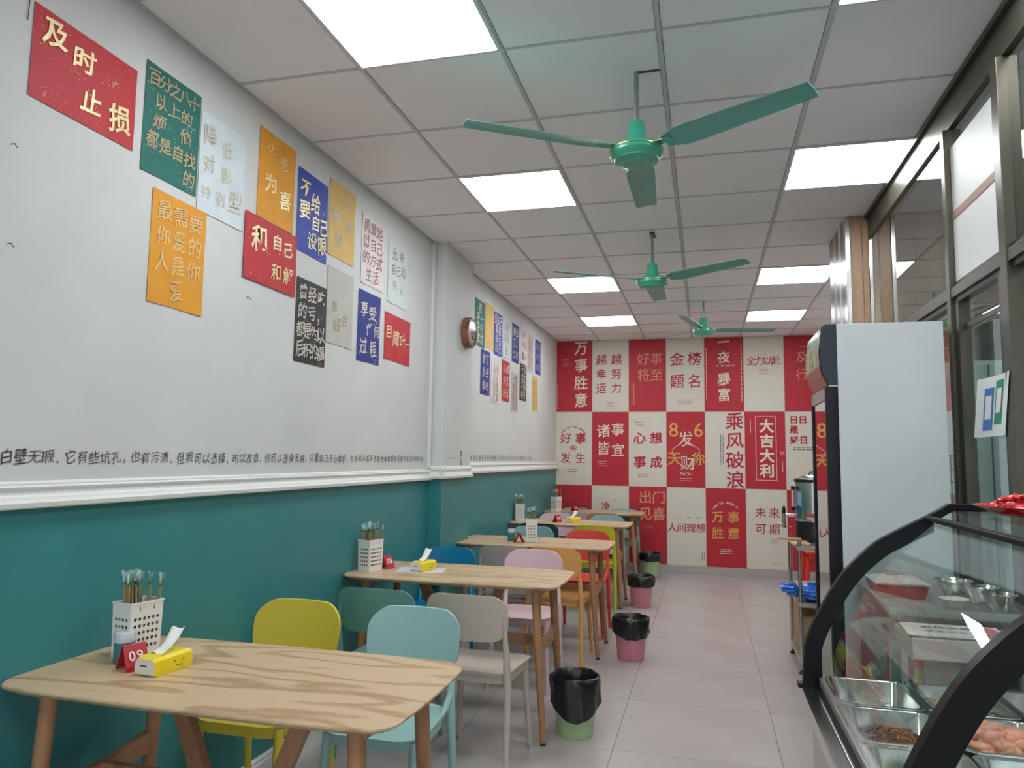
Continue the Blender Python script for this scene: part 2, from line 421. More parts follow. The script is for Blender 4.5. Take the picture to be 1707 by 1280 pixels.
# ------------------------------------------------------------------ wood-clad column
steel = mat('brushed_steel', (190, 190, 186), .22, metal=1, bump=.03, bscale=120, stretch=(8, 8, .3))
steel2 = mat('pan_steel', (205, 203, 198), .2, metal=1)
colw = wood_mat('column_wood', (196, 160, 128), (160, 124, 96), 3, 'Z', .4, 1.2)
c = struct('trim_3', bx(.9, 1.79, 5.0, 5.6, 0, H+.02), mat('column_core', (90, 80, 72), .7), 'wood-clad column with steel edging behind the drinks fridge', 'column')
c.name = 'trim_3'
for x0, x1 in ((.916, .985), (.987, 1.022), (1.085, 1.17), (1.172, 1.29), (1.292, 1.44), (1.442, 1.6)): 
    obj('wood_panel', bx(x0, x1, 4.988, 5.001, 0, H-.003, bev=.001), colw, c)
for x0, x1 in ((.893, .914), (1.024, 1.05), (1.055, 1.083)): obj('steel_edging', bx(x0, x1, 4.982, 5.001, 0, H-.003, bev=.002), steel, c)
for y0, y1, m_ in ((4.99, 5.07, steel), (5.075, 5.16, mat('dark_cladding', (110, 112, 116), .3, metal=.6)), (5.165, 5.25, mat('pale_cladding', (205, 205, 200), .35)), (5.255, 5.36, MATS['dark_cladding']), (5.365, 5.45, colw), (5.455, 5.6, MATS['dark_cladding'])):
    obj('side_panel', bx(.888, .901, y0, y1, 0, H-.003, bev=.001), m_, c)

# ------------------------------------------------------------------ glazed partition between room and kitchen
alu = mat('bronze_aluminium', (92, 88, 76), .38, metal=.7, bump=.02, bscale=90, stretch=(6, 6, .2))
alud = mat('dark_aluminium', (64, 66, 62), .35, metal=.6)
pglass = glass_mat('partition_glass', (214, 226, 222), 0, .06)
ZT0, ZT1 = 2.12, 2.163
wn = struct('window_1', bx(1.02, 1.075, Y0, 4.98, H-.155, H), alu, 'bronze aluminium framed glass partition of the kitchen', 'partition')
obj('rail_lip', bx(1.0, 1.02, Y0, 4.98, H-.03, H-.005), alud, wn)
posts = [(3.385, 3.43), (2.79, 2.85), (2.18, 2.24), (1.58, 1.64), (.98, 1.04), (.38, .44), (-.6, -.54), (-1.6, -1.54)]
for a, b in posts:
    obj('post', bx(1.0, 1.075, a, b, 0 if a > 2.7 or a < .5 else ZT0, H-.155, bev=.002), alu, wn)
    obj('post_bead', bx(1.012, 1.062, b, b+.022, 0 if a > 2.7 else ZT1, H-.155), alud, wn)
obj('transom', bx(1.003, 1.072, Y0, 4.98, ZT0, ZT1, bev=.002), alu, wn)
obj('transom_bead', bx(1.015, 1.06, Y0, 4.98, ZT0-.022, ZT0), alud, wn)
obj('transom_bead', bx(1.015, 1.06, Y0, 4.98, ZT1, ZT1+.02), alud, wn)
obj('end_stile', bx(1.032, 1.075, 4.955, 4.981, 0, H-.155), steel, wn)
pp = sorted(posts+[(4.955, 4.98)])
for i in range(len(pp)-1):
    a, b = pp[i][1]+.022, pp[i+1][0]
    obj('pane', bx(1.034, 1.040, a, b, ZT1+.02, H-.155), pglass, wn)
    if a > 2.7: obj('pane', bx(1.034, 1.040, a, b, .86, ZT0-.022), pglass, wn)
    if a > 2.7: obj('lower_panel', bx(1.02, 1.055, a, b, .05, .86), alu, wn)
obj('sash_stile', bx(1.012, 1.05, 2.85, 2.905, .86, ZT0-.022), alud, wn)
obj('sash_stile', bx(1.012, 1.05, 3.33, 3.384, .86, ZT0-.022), alu, wn)
obj('sash_rail', bx(1.03, 1.05, 2.905, 3.33, 1.98, 2.0), alud, wn)
obj('floor_rail', bx(1.01, 1.065, 2.79, 4.98, 0, .05), alu, wn)
film = mat('white_board', (232, 233, 228), .5)
brd = thing('frosted_board', 'white board with a brown batten over an upper pane of the partition', 'board', (1.024, 2.875, ZT1+.005))
obj('sheet', bx(0, .006, 0, .506, 0, .285), film, brd); obj('sheet', bx(0, .006, 0, .506, .318, .60), film, brd)
obj('batten', bx(-.003, .007, 0, .506, .285, .318), mat('batten_brown', (170, 130, 108), .6), brd)
# payment notice taped to the glass (codes left out)
sg = thing('paper_notice', 'white payment notice with blue and green blocks taped to the glass partition', 'notice', (1.012, 2.835, 1.54))
bm = bmesh.new()
shell(bm, rrect(.30, .215, .004, 1), lambda x, y, s: (-.004-.03*(x/.15)**2*.4, x+.15-.06*(y/.1-.0)*.5, y+.1), lambda x, y, s: (-.0035-.03*(x/.15)**2*.4, x+.15-.06*(y/.1)*.5, y+.1), rings=(1, .66, .33))
obj('sheet', bm, mat('paper_white', (228, 232, 230), .6), sg)
def blk(name, x0, x1, y0, y1, d, m_):
    bm = bmesh.new(); F_ = lambda x, y, dd: (-.004-dd-.012*(x/.15)**2, x+.15-.03*(y/.1), y+.1)
    n = 5; g = [[bm.verts.new(F_(x0+(x1-x0)*i/n, y0+(y1-y0)*j/n, d)) for j in range(n+1)] for i in range(n+1)]
    for i in range(n):
        for j in range(n): bm.faces.new((g[i][j], g[i+1][j], g[i+1][j+1], g[i][j+1]))
    obj(name, bm, m_, sg)
blk('blue_block', .008, .088, -.085, .068, .0012, mat('pay_blue', (62, 112, 190), .5)); blk('white_square', .022, .074, -.045, .04, .0022, MATS['paper_white'])
blk('green_block', -.088, -.008, -.065, .088, .0012, mat('pay_green', (40, 140, 100), .5)); blk('white_square', -.074, -.022, -.025, .06, .0022, MATS['paper_white'])
# hanging wire rack
bm = bmesh.new()
for k in range(9): tube(bm, [(.93+0, 3.5+.045*k, .75), (.93, 3.5+.045*k, 1.47)], .0025, 5)
for k in range(13): tube(bm, [(.93, 3.48, .75+.06*k), (.93, 3.88, .75+.06*k)], .003, 5)
bmesh.ops.translate(bm, vec=(.055, .08, 0), verts=bm.verts)
tag(obj('wire_grid', bm, mat('navy_wire', (42, 44, 66), .4)), 'dark blue wire grid hanging in the gap right of the fridge', 'wire rack')
t = thing('tall_cabinet', 'pale steel cabinet standing in the kitchen behind the partition glass', 'cabinet', (1.14, 4.35, 0))  # made-up cabinet: its pale front lightens what shows through the lower pane
pc = mat('pale_cabinet', (214, 217, 216), .4)
obj('carcass', bx(0, .62, .02, .6, .05, 1.98, bev=.004), pc, t); obj('plinth', bx(.02, .6, .04, .58, 0, .05), alud, t)
for x in (.004, .314):
    d_ = obj('door', bx(x, x+.302, -.002, .018, .07, 1.96, bev=.003), pc, t); obj('handle', bx(x+(.26 if x < .1 else .03), x+(.275 if x < .1 else .045), -.03, -.002, .9, 1.1, bev=.003), steel, d_)
t = thing('ceiling_light', 'second ceiling light of the kitchen near the cabinet', 'ceiling light', (1.9, 3.2, H-.01), group='square LED ceiling panels')  # another added lamp, unseen, lifts the dark lower panes
obj('frame', frame_me, None, t); obj('diffuser', diff_me, None, t)
# kitchen fittings seen dimly through the glass
t = thing('kitchen_shelf', 'steel wall shelf in the kitchen behind the partition', 'shelf', (2.85, 2.2, 1.5)); obj('board', bx(0, .34, 0, 2.2, 0, .03), steel, t)
for y in (.2, 2.0): obj('bracket', bx(.05, .33, y, y+.03, -.14, 0), steel, t)

# ------------------------------------------------------------------ checkered poster wall
RED = mat('poster_red', (184, 36, 48), .55, noise=.04, nscale=5); CRM = mat('poster_cream', (218, 211, 196), .6, noise=.02, nscale=5)
INKR = mat('ink_red', (186, 34, 50), .6); INKC = mat('ink_cream', (236, 222, 200), .6); INKT = mat('ink_tan', (222, 150, 120), .6)
INKG = mat('ink_gold', (226, 168, 84), .5); INKK = mat('ink_dark', (70, 60, 60), .6)
bx0, bw = -1.9294, .4826; zr = [H, CZ+.6222, CZ-.3441, CZ-1.318]
BP = {}
def V(chars, x, y0, gap, s, b=.006): return [(c_, x, y0-gap*i, s, b) for i, c_ in enumerate(chars)]
BP[0, 0] = ('red poster with four cream characters in one column, top left of the checkered wall', [(INKC, V('万事胜意', .09, .375, .235, .19, .012))], [(INKC, -.12, .22, .12, 4, .035), ], [(INKC, -.225, -.28, .5, 1)])
BP[1, 0] = ('cream poster with two red columns of three characters, top row beside the corner red one', [(INKR, V('越幸运', -.12, .21, .19, .145)+V('越努力', .08, .21, .19, .145))], [(INKR, .0, -.36, .14, 4, .03)], [])
BP[2, 0] = ('red poster reading in four faint tan characters, third in the top row', [(INKT, [('好', -.05, .21, .17, 0), ('事', .12, .21, .17, 0), ('将', -.05, .0, .17, 0), ('至', .12, .0, .17, 0)])], [(INKT, .06, -.08, .3, 1, .02)], [(INKT, -.2, -.25, .32, 2)])
BP[3, 0] = ('cream poster with four large red characters, fourth in the top row', [(INKR, [('金', -.1, .2, .19, .006), ('榜', .12, .2, .19, .006), ('题', -.1, -.09, .19, .006), ('名', .12, -.09, .19, .006)])], [(INKR, -.0, -.33, .2, 3, .03)], [])
BP[4, 0] = ('red poster with a single column of cream characters and dotted edges under the far fan', [(INKC, V('一夜', -.0, .41, .2, .16, .01)+V('暴富', .0, -.07, .2, .17, .012)), (INKC, [(c_, -.085+.019*i, .105, .035, 0) for i, c_ in enumerate('YI YE BAO FU')])], [], [(INKC, -.215, 0, .85, 1), (INKC, .215, 0, .85, 1)])
BP[5, 0] = ('cream poster with one line of small red handwriting, sixth in the top row', [(INKR, [(c_, -.15+.1*i, .16, .125, .004) for i, c_ in enumerate('全力以赴')])], [(INKR, 0, .235, .15, 1, .02), (INKR, 0, .05, .14, 3, .035)], [])
BP[6, 0] = ('red poster in the top row half hidden behind the fridge header', [(INKT, V('及行', -.03, .2, .22, .15, .0))], [(INKT, -.0, .33, .15, 1, .02)], [])
BP[7, 0] = ('plain cream poster at the far right of the top row, behind the fridge', [], [(INKR, 0, -.2, .2, 2, .03)], [])
BP[0, 1] = ('cream poster with four red characters around a small flower emblem, below an arc of letters', [(INKR, [('好', -.11, .13, .15, .01), ('事', .09, .13, .15, .02), ('发', -.11, -.13, .15, 0), ('生', .09, -.13, .15, 0)])], [(INKR, -.02, -.28, .18, 3, .032)], [])
BP[1, 1] = ('red poster with four large cream characters, second in the middle row', [(INKC, [('诸', -.09, .23, .18, .008), ('事', .1, .25, .18, .008), ('皆', -.09, .0, .18, .008), ('宜', .1, -.02, .18, .008)])], [(INKC, -.1, -.17, .14, 3, .035)], [])
BP[2, 1] = ('cream poster with four bold red characters spread in a square, third in the middle row', [(INKR, [('心', -.1, .14, .16, .02), ('想', .11, .14, .16, .02), ('事', -.1, -.17, .16, .02), ('成', .11, -.17, .16, .02)])], [(INKR, -.1, .35, .13, 2, .05), (INKR, -.05, -.33, .22, 2, .03)], [])
BP[3, 1] = ('red poster with gold 8 and 6 and outlined characters in a diamond, middle row', [(INKC, [('发', .0, .13, .2, .0), ('财', .03, -.17, .2, .0)]), (INKG, [('8', -.15, .25, .26, .0), ('6', .16, .25, .26, .0), ('天', -.14, -.12, .19, .01), ('你', .155, -.12, .17, .01)]), (INKC, [(c_, -.06+.034*i, -.31, .05, .004) for i, c_ in enumerate('FACAI')])], [(INKC, .0, -.37, .17, 2, .035)], [])
BP[4, 1] = ('cream poster whose big red characters run down its right edge, middle row', [(INKR, V('乘风破浪', .120, .36, .245, .225, .013))], [], [(INKK, -.05, .0, .4, 2)])
BP[5, 1] = ('red poster with framed cream block characters stacked in one column', [(INKC, V('大吉大利', .02, .3, .185, .175, .028))], [(INKC, .2, -.02, .08, 2, .03)], [(INKC, -.17, .3, .22, 1), (INKC, .2, -.2, .2, 1)])
BP[6, 1] = ('cream poster with chunky red characters in three short rows, beside the fridge door', [(INKR, [('日', -.14, .38, .105, .03), ('日', -.035, .38, .105, .03), ('是', -.14, .26, .105, .025), ('好', -.14, .13, .105, .022), ('日', -.03, .13, .105, .03)])], [(INKK, -.03, .04, .3, 2, .035)], [])
BP[7, 1] = ('red poster in the middle row hidden behind the fridge', [(INKC, [('发', 0, .1, .2, 0)])], [], [])
BP[0, 2] = ('plain red poster low in the left corner behind the far tables', [], [(INKC, 0, -.3, .2, 2, .03)], [])
BP[1, 2] = ('cream poster in the bottom row with one small dark red character above the table edge', [(INKR, [('净', -.06, .22, .12, .0), ('、', .09, .33, .1, 0)])], [], [])
BP[2, 2] = ('red poster with four pink rounded characters rising behind the last chairs', [(INKT, [('出', -.03, .35, .17, .012), ('门', .14, .35, .17, .012), ('见', -.03, .14, .17, .012), ('喜', .14, .14, .17, .012)])], [(INKT, -.0, .01, .16, 3, .045)], [])
BP[3, 2] = ('cream poster with one line of thin dark red characters across its middle, bottom row', [(INKR, [(c_, -.175+.117*i, -.02, .118, .004) for i, c_ in enumerate('人间理想')])], [(INKK, -.12, .11, .06, 1, .03), (INKK, .03, .11, .06, 1, .03), (INKK, .15, .11, .06, 1, .03)], [(INKK, .19, -.37, .12, 2)])
BP[4, 2] = ('red poster with four gold characters and an arc of letters, bottom row', [(INKG, [('万', -.1, .13, .15, .008), ('事', .09, .13, .15, .008), ('胜', -.1, -.07, .15, .008), ('意', .09, -.07, .15, .008)])], [(INKC, -.0, -.27, .17, 3, .03)], [])
BP[5, 2] = ('cream poster with four slim dark red characters, bottom row right', [(INKR, [('未', -.07, .2, .14, .0), ('来', .09, .2, .14, .0), ('可', -.07, -.0, .14, .0), ('期', .09, -.0, .14, .0)])], [(INKT, .09, -.12, .12, 3, .025), (INKK, .11, -.41, .12, 1, .03)], [])
BP[6, 2] = ('red poster at the bottom right behind the water boiler', [], [(INKT, .0, -.2, .12, 1, .03)], [])
BP[7, 2] = ('cream poster in the bottom right corner behind the fridge', [], [(INKR, 0, .1, .2, 2, .03)], [])
def arc_text(s, cx, cy, rad, a0, a1, size):
    bm = bmesh.new()
    for i, ch in enumerate(s):
        if ch == ' ': continue
        a = math.radians(a0+(a1-a0)*i/(len(s)-1)); b = letter_bm([(ch, 0, 0, size, .003)])
        bmesh.ops.transform(b, matrix=Matrix.Translation((cx+rad*math.cos(a), cy+rad*math.sin(a), 0)) @ Matrix.Rotation(a-PI/2, 4, 'Z'), verts=b.verts)
        me = bpy.data.meshes.new('t'); b.to_mesh(me); b.free(); bm.from_mesh(me); bpy.data.meshes.remove(me)
    return bm
def lines_bm(pts, t, closed=True):
    bm = bmesh.new(); n = len(pts)
    for i in range(n if closed else n-1):
        a = Vector(pts[i]+(0,)); b = Vector(pts[(i+1) % n]+(0,)); d = (b-a).normalized(); p = Vector((-d.y, d.x, 0))*t/2
        bm.faces.new([bm.verts.new(q) for q in (a-p, b-p, b+p, a+p)])
    return bm
for (i, j), (lab, texts, sm, smv) in sorted(BP.items()):
    x0, x1 = bx0+bw*i, min(bx0+bw*(i+1), 1.655); z1, z0 = zr[j]-(.003 if j == 0 else 0), zr[j+1]
    cx = bx0+bw*(i+.5); cz = (zr[j]+zr[j+1])/2 if j else z0+.483
    isred = (i+j) % 2 == 0
    t = thing('wall_poster', lab, 'poster', (cx, YB-.002, cz), group='checkered red and cream posters of the end wall')
    bm = bmesh.new(); nx, nz = 6, 10; pr = [R.uniform(0, 6) for _ in range(4)]
    def PP(u, v, d): return ((x0+.001-cx)+(x1-x0-.002)*u, -.0015-d-.0012*math.sin(3*u+pr[0])*math.sin(4*v+pr[1]), (z0+.001-cz)+(z1-z0-.002)*v)
    g = [[bm.verts.new(PP(a/nx, b/nz, 0)) for b in range(nz+1)] for a in range(nx+1)]
    for a in range(nx):
        for b in range(nz): bm.faces.new((g[a][b], g[a+1][b], g[a+1][b+1], g[a][b+1]))
    r = bmesh.ops.extrude_face_region(bm, geom=bm.faces[:])
    bmesh.ops.translate(bm, vec=(0, .0008, 0), verts=[v for v in r['geom'] if isinstance(v, bmesh.types.BMVert)])
    obj('sheet', bm, RED if isred else CRM, t, smooth=True)
    LB = on_back(0, 0, -.0048)
    for m_, items in texts:
        hd = .35 if not any(k[4] >= .025 for k in items) else 0
        obj('lettering', put(letter_bm(items, hand=hd if ord(items[0][0]) > 0x2000 else 0), LB), m_, t)
    if sm or smv:
        cols = {}
        for m_, x, y, w_, n, gp in sm: cols.setdefault(m_.name, (m_, bmesh.new())); bars(cols[m_.name][1], x, y, w_, n, gp*.8, .007)
        for m_, x, y, w_, n in smv: cols.setdefault(m_.name, (m_, bmesh.new())); bars(cols[m_.name][1], x, y, w_, n, .028, .008, vert=True, seg=18)
        for m_, b in cols.values(): obj('small_print', put(b, LB), m_, t)
    if (i, j) == (0, 1):
        obj('arc_lettering', put(arc_text('HAO SHI FA SHENG', -.01, .08, .2, 140, 40, .04), LB), INKR, t)
        bm = bmesh.new()
        for k in range(5):
            a = 2*PI*k/5+.3; c_ = (.0+.024*math.cos(a), .0+.024*math.sin(a))
            b = lines_bm([(c_[0]-.01+.019*math.cos(2*PI*q/12), c_[1]+.019*math.sin(2*PI*q/12)) for q in range(12)], .005)
            me = bpy.data.meshes.new('t'); b.to_mesh(me); b.free(); bm.from_mesh(me); bpy.data.meshes.remove(me)
        obj('emblem', put(bm, LB), INKR, t)
    if (i, j) == (4, 2): obj('arc_lettering', put(arc_text('WAN SHI SHENG YI', 0, .13, .18, 140, 40, .042), LB), INKC, t)
    if (i, j) == (3, 1): obj('diamond_outline', put(lines_bm([(0, .12), (.17, .0), (.17, -.06), (.04, -.24), (-.04, -.24), (-.17, -.06), (-.17, 0)], .006), LB), INKC, t)
    if (i, j) == (5, 1): obj('frame_line', put(lines_bm([(-.11, .42), (.13, .42), (.13, -.37), (-.11, -.37)], .006), LB), INKC, t)

# ------------------------------------------------------------------ left wall: handwritten sheets (A3)
def c3(n, rgb, fl=True, fk=(228, 205, 160)): return fleck_mat(n, rgb, fk) if fl else mat(n, rgb, .65, noise=.05, nscale=12)
sh_red = c3('sheet_red', (190, 28, 40)); sh_grn = c3('sheet_green', (14, 104, 92), True, (190, 214, 200)); sh_blu = c3('sheet_blue', (22, 62, 162)); sh_navy = c3('sheet_navy', (24, 44, 130))
sh_org = c3('sheet_orange', (224, 152, 34), False); sh_gld = c3('sheet_gold', (214, 178, 104), False); sh_blk = c3('sheet_black', (36, 38, 40)); sh_ice = c3('sheet_pale_blue', (206, 216, 218), False)
sh_pnk = c3('sheet_pale_pink', (222, 210, 210), False); sh_mnt = c3('sheet_pale_green', (204, 214, 208), False); sh_gry = c3('sheet_grey_gold', (188, 186, 176), False)
ink_g = mat('gold_ink', (226, 208, 150), .4, metal=.15, noise=.12, nscale=60); ink_d = mat('dull_gold_ink', (182, 160, 120), .5, noise=.2, nscale=60); ink_p = mat('silver_ink', (206, 196, 180), .5, noise=.1, nscale=40)
ink_r = mat('rose_gold_ink', (170, 130, 118), .5, noise=.1, nscale=40); ink_f = mat('faded_ink', (226, 190, 124), .5, noise=.12, nscale=30)
SH = [
 ('P1', 1.636, 2.047, 2.478, 2.77, sh_red, ink_g, 'large red sheet with four gold characters, highest and nearest on the left wall', [('及', -.13, .085, .1, .02), ('时', -.02, .06, .09, .02), ('止', .02, -.06, .09, .02), ('损', .14, -.065, .1, .02)]),
 ('P2', 2.088, 2.382, 2.432, 2.84, sh_grn, ink_d, 'green sheet crowded with gold writing right of the nearest red sheet', rows(['百分之八十', '以上的', '烦 恼', '都是自找', '   的'], .29, .41, .066, .012)),
 ('P3', 2.39, 2.684, 2.386, 2.796, sh_ice, mat('pale_gold_ink', (200, 190, 164), .5, noise=.12, nscale=18), 'pale blue sheet with faded gold writing between the green and the orange sheet', [('降', -.09, .12, .085, .005), ('低', .02, .1, .08, .005), ('对', -.09, .0, .08, .005), ('影', .02, -.01, .07, 0), ('特', -.1, -.12, .06, 0), ('别', -.01, -.12, .07, 0), ('型', .09, -.1, .1, .005)]),
 ('P4', 2.158, 2.454, 1.97, 2.388, sh_org, ink_f, 'orange sheet with faded writing hanging lowest under the green sheet', rows(['最需要', '你爱的', '人是你', '爱'], .29, .41, .082, .006)),
 ('P5', 2.782, 3.08, 2.492, 2.91, sh_org, ink_g, 'orange sheet above the red reconciliation sheet, two bright characters at its foot', [('化', -.06, .13, .06, 0), ('悲', .05, .1, .07, 0), ('为', -.05, -.03, .095, .012), ('喜', .07, -.07, .1, .012)]),
 ('P6', 2.7, 3.116, 2.192, 2.487, sh_red, ink_g, 'red landscape sheet with five gold characters overlapping the orange one above', [('和', -.1, .05, .12, .018), ('自', .04, .07, .085, .018), ('己', .13, .06, .08, .018), ('和', .04, -.07, .085, .015), ('解', .14, -.065, .085, .015)]),
 ('P7', 3.112, 3.408, 2.432, 2.85, sh_blu, ink_g, 'bright blue sheet with large pale gold characters, tallest row left of the gold sheet', [('不', -.08, .12, .09, .015), ('给', .02, .07, .1, .015), ('要', -.08, .01, .1, .018), ('自', .03, -.03, .09, .015), ('己', .11, -.03, .09, .015), ('设', -.0, -.13, .095, .015), ('限', .1, -.13, .1, .015)]),
 ('P8', 3.424, 3.72, 2.496, 2.912, sh_gld, ink_p, 'gold sheet with washed-out writing right of the bright blue sheet', [('没', .04, .12, .09, 0), ('有', -.07, .03, .1, .004), ('想', .07, -.0, .09, 0), ('要', -.04, -.11, .09, 0)]),
 ('P9', 3.138, 3.434, 1.885, 2.303, sh_blk, ink_p, 'black sheet filled with small gold writing below the bright blue sheet', rows(['曾经吃', '的亏，', '都是为以', '后积的福'], .29, .41, .084, .012)),
 ('P10', 3.436, 3.73, 2.025, 2.437, sh_gry, ink_d, 'grey sheet with barely legible gold writing right of the black sheet', [('好', -.03, -.1, .09, 0), ('会', .05, -.06, .08, 0), ('都', -.06, -.0, .07, 0)]),
 ('P11', 3.812, 4.112, 2.436, 2.852, sh_pnk, ink_r, 'pale pink sheet with brownish writing high in the middle of the wall', rows(['勇敢地', '以自己', '的方式', '生活'], .29, .41, .088, .008)),
 ('P12', 3.798, 4.092, 1.977, 2.395, sh_navy, ink_p, 'navy sheet with six gold characters below the pale pink sheet', [('享', -.07, .1, .1, .015), ('受', .04, .09, .1, .015), ('任', .0, -.01, .09, .012), ('何', .1, -.01, .09, .012), ('过', -.07, -.12, .1, .015), ('程', .06, -.12, .095, .012)]),
 ('P13', 4.187, 4.493, 2.4, 2.81, sh_mnt, ink_r, 'pale green sheet with brownish writing above the last red sheet before the pillar', [('允', -.06, .12, .085, .005), ('许', .05, .13, .085, .005), ('自', -.07, .02, .075, .005), ('己', -.0, .02, .07, .005), ('和', .08, .03, .085, .005), ('别', -.05, -.08, .06, 0), ('人', .06, -.1, .06, 0)]),
 ('P14', 4.164, 4.572, 2.033, 2.331, sh_red, ink_g, 'small looking red landscape sheet with one row of gold characters, last before the pillar', [('目', -.14, .03, .1, .012), ('障', -.03, .0, .11, .012), ('叶', .08, .0, .1, .012), ('一', .16, -.01, .08, .01)]),
]
far = [
 ('F1', 6.004, 6.292, 2.409, 2.822, sh_grn, ink_p, 'green sheet with silver writing, first beyond the wall clock', ['难', '乎一', '于行', '成功']),
 ('F2', 6.308, 6.583, 2.43, 2.843, sh_gld, ink_f, 'blank-looking gold sheet beside the far green sheet', ['', '快乐']),
 ('F3', 6.604, 6.89, 2.41, 2.82, sh_blu, ink_p, 'bright blue sheet third in the upper row beyond the clock', ['是金子', '真敢', '做活', '自己']),
 ('F4', 6.916, 7.21, 2.425, 2.825, sh_ice, ink_d, 'whitish sheet between the two blue sheets of the far upper row', ['心安', '是归', '处']),
 ('F5', 7.28, 7.57, 2.427, 2.836, sh_navy, ink_p, 'navy sheet in the middle of the far upper row', ['静自', '了。', '之初']),
 ('F6', 7.673, 7.951, 2.45, 2.89, sh_pnk, ink_r, 'pink sheet right of the navy one, rising highest in the far group', ['从今', '天起', '做人']),
 ('F7', 7.97, 8.245, 2.404, 2.829, sh_gry, ink_r, 'greyish sheet with reddish writing left of the last blue sheet', ['不必', '等待', '他人', '来了']),
 ('F8', 8.353, 8.635, 2.426, 2.833, sh_blu, ink_d, 'last bright blue sheet, nearest the checkered wall', ['看淡', '得失', '向前']),
 ('G1', 6.196, 6.485, 1.994, 2.4, sh_navy, ink_p, 'navy sheet at the left of the far lower row', ['想了', '就去', '做吧']),
 ('G2', 6.539, 6.835, 1.945, 2.33, sh_pnk, ink_d, 'cream pink sheet second in the far lower row', ['人来', '人往', '皆是', '故事']),
 ('G3', 6.908, 7.19, 1.99, 2.396, sh_red, ink_p, 'narrow looking red sheet in the far lower row', ['心诚', '则灵', '好运']),
 ('G4', 7.27, 7.55, 1.912, 2.315, sh_gry, ink_r, 'grey sheet hanging lowest in the far lower row', ['一切', '都是', '最好', '安排']),
 ('G5', 7.628, 7.918, 2.054, 2.458, sh_blk, ink_p, 'black sheet of the far lower row', ['不念', '过往', '不畏', '将来']),
 ('G6', 8.227, 8.49, 1.978, 2.39, sh_gld, ink_d, 'gold sheet at the right end of the far lower row', ['知足', '者常', '乐也'])]
for nm, y0, y1, z0, z1, mm, ik, lab, ln in far:
    SH.append((nm, y0, y1, z0, z1, mm, ik, lab, rows([l for l in ln], .28, .40, .1, .01, x0=0)))
for nm, y0, y1, z0, z1, mm, ik, lab, items in SH:
    w_, h_ = y1-y0, z1-z0; cy, cz = (y0+y1)/2, (z0+z1)/2
    lift = .0045 if nm == 'P6' else 0
    t = thing('handwritten_sheet', lab, 'poster', (XL+.001+lift, cy, cz), group='handwritten sheets beyond the clock' if nm[0] in 'FG' else 'handwritten sheets before the pillar')
    bm = bmesh.new(); ph = R.uniform(0, 6); tl = R.uniform(-.004, .004)
    def Q(u, v): return (.0012+.0012*(1+math.sin(7*u+ph)*math.sin(6*v+ph)), (u-.5)*w_+tl*(v-.5), (v-.5)*h_+tl*(u-.5)+R.uniform(-.0006, .0006))
    n = 8; g = [[bm.verts.new(Q(a/n, b/n)) for b in range(n+1)] for a in range(n+1)]
    for a in range(n):
        for b in range(n): bm.faces.new((g[a][b], g[a+1][b], g[a+1][b+1], g[a][b+1]))
    r = bmesh.ops.extrude_face_region(bm, geom=bm.faces[:])
    bmesh.ops.translate(bm, vec=(-.0006, 0, 0), verts=[v for v in r['geom'] if isinstance(v, bmesh.types.BMVert)])
    obj('sheet', bm, mm, t, smooth=True)
    obj('lettering', put(letter_bm(items, hand=.8), on_left(0, 0, .0042)), ik, t)
# handwriting straight on the wall
ink_k = mat('marker_ink', (62, 62, 60), .6)
s1 = '。白壁无瑕．它有些坑孔，也有污渍．但我可以选择，可以改造，也可以选择无视、只要自己开心就好．对待别人其实也是这样重要的是看到生活中的美好，'
it = []; y = 1.63
for k, ch in enumerate(s1):
    st = .046+.007*min(1, k/30); it.append((ch, y, R.uniform(-.004, .004), .047 if k < 45 else .043, .004 if k in (1, 2) else -.004)); y += st*(.8 if ch in '．，、。' else 1)*(1 if k < 24 else .965)
sc_ = (4.93-1.63)/(y-1.63); it = [(c_, 1.63+(a-1.63)*sc_, b, s, o_) for c_, a, b, s, o_ in it]
tag(obj('wall_writing', put(letter_bm(it, hand=.8), on_left(0, CZ-.018, XL+.0018)), ink_k), 'long line of black handwriting on the white wall just above the moulding', 'writing')
s2 = '也可以慢慢来只要你愿意总会有人看见你的好不用着急 你很棒'
tag(obj('wall_writing', put(letter_bm([(c_, 5.98+.083*i, R.uniform(-.004, .004), .055, -.003) for i, c_ in enumerate(s2)], hand=.8), on_left(0, CZ-.005, XL+.0018)), ink_k), 'small line of handwriting on the wall beyond the pillar', 'writing')
bm = letter_bm([('真', 5.42, .035, .06, 0), ('宝', 5.42, -.03, .06, 0)], hand=.8); me_ = lines_bm([(5.08, 0), (5.3, .003)], .004, False)
m2 = bpy.data.meshes.new('t'); me_.to_mesh(m2); bm.from_mesh(m2); bpy.data.meshes.remove(m2)
tag(obj('wall_writing', put(bm, on_left(0, CZ-.01, PX+.0012)), ink_k), 'dash and two handwritten characters on the side of the pillar', 'writing')
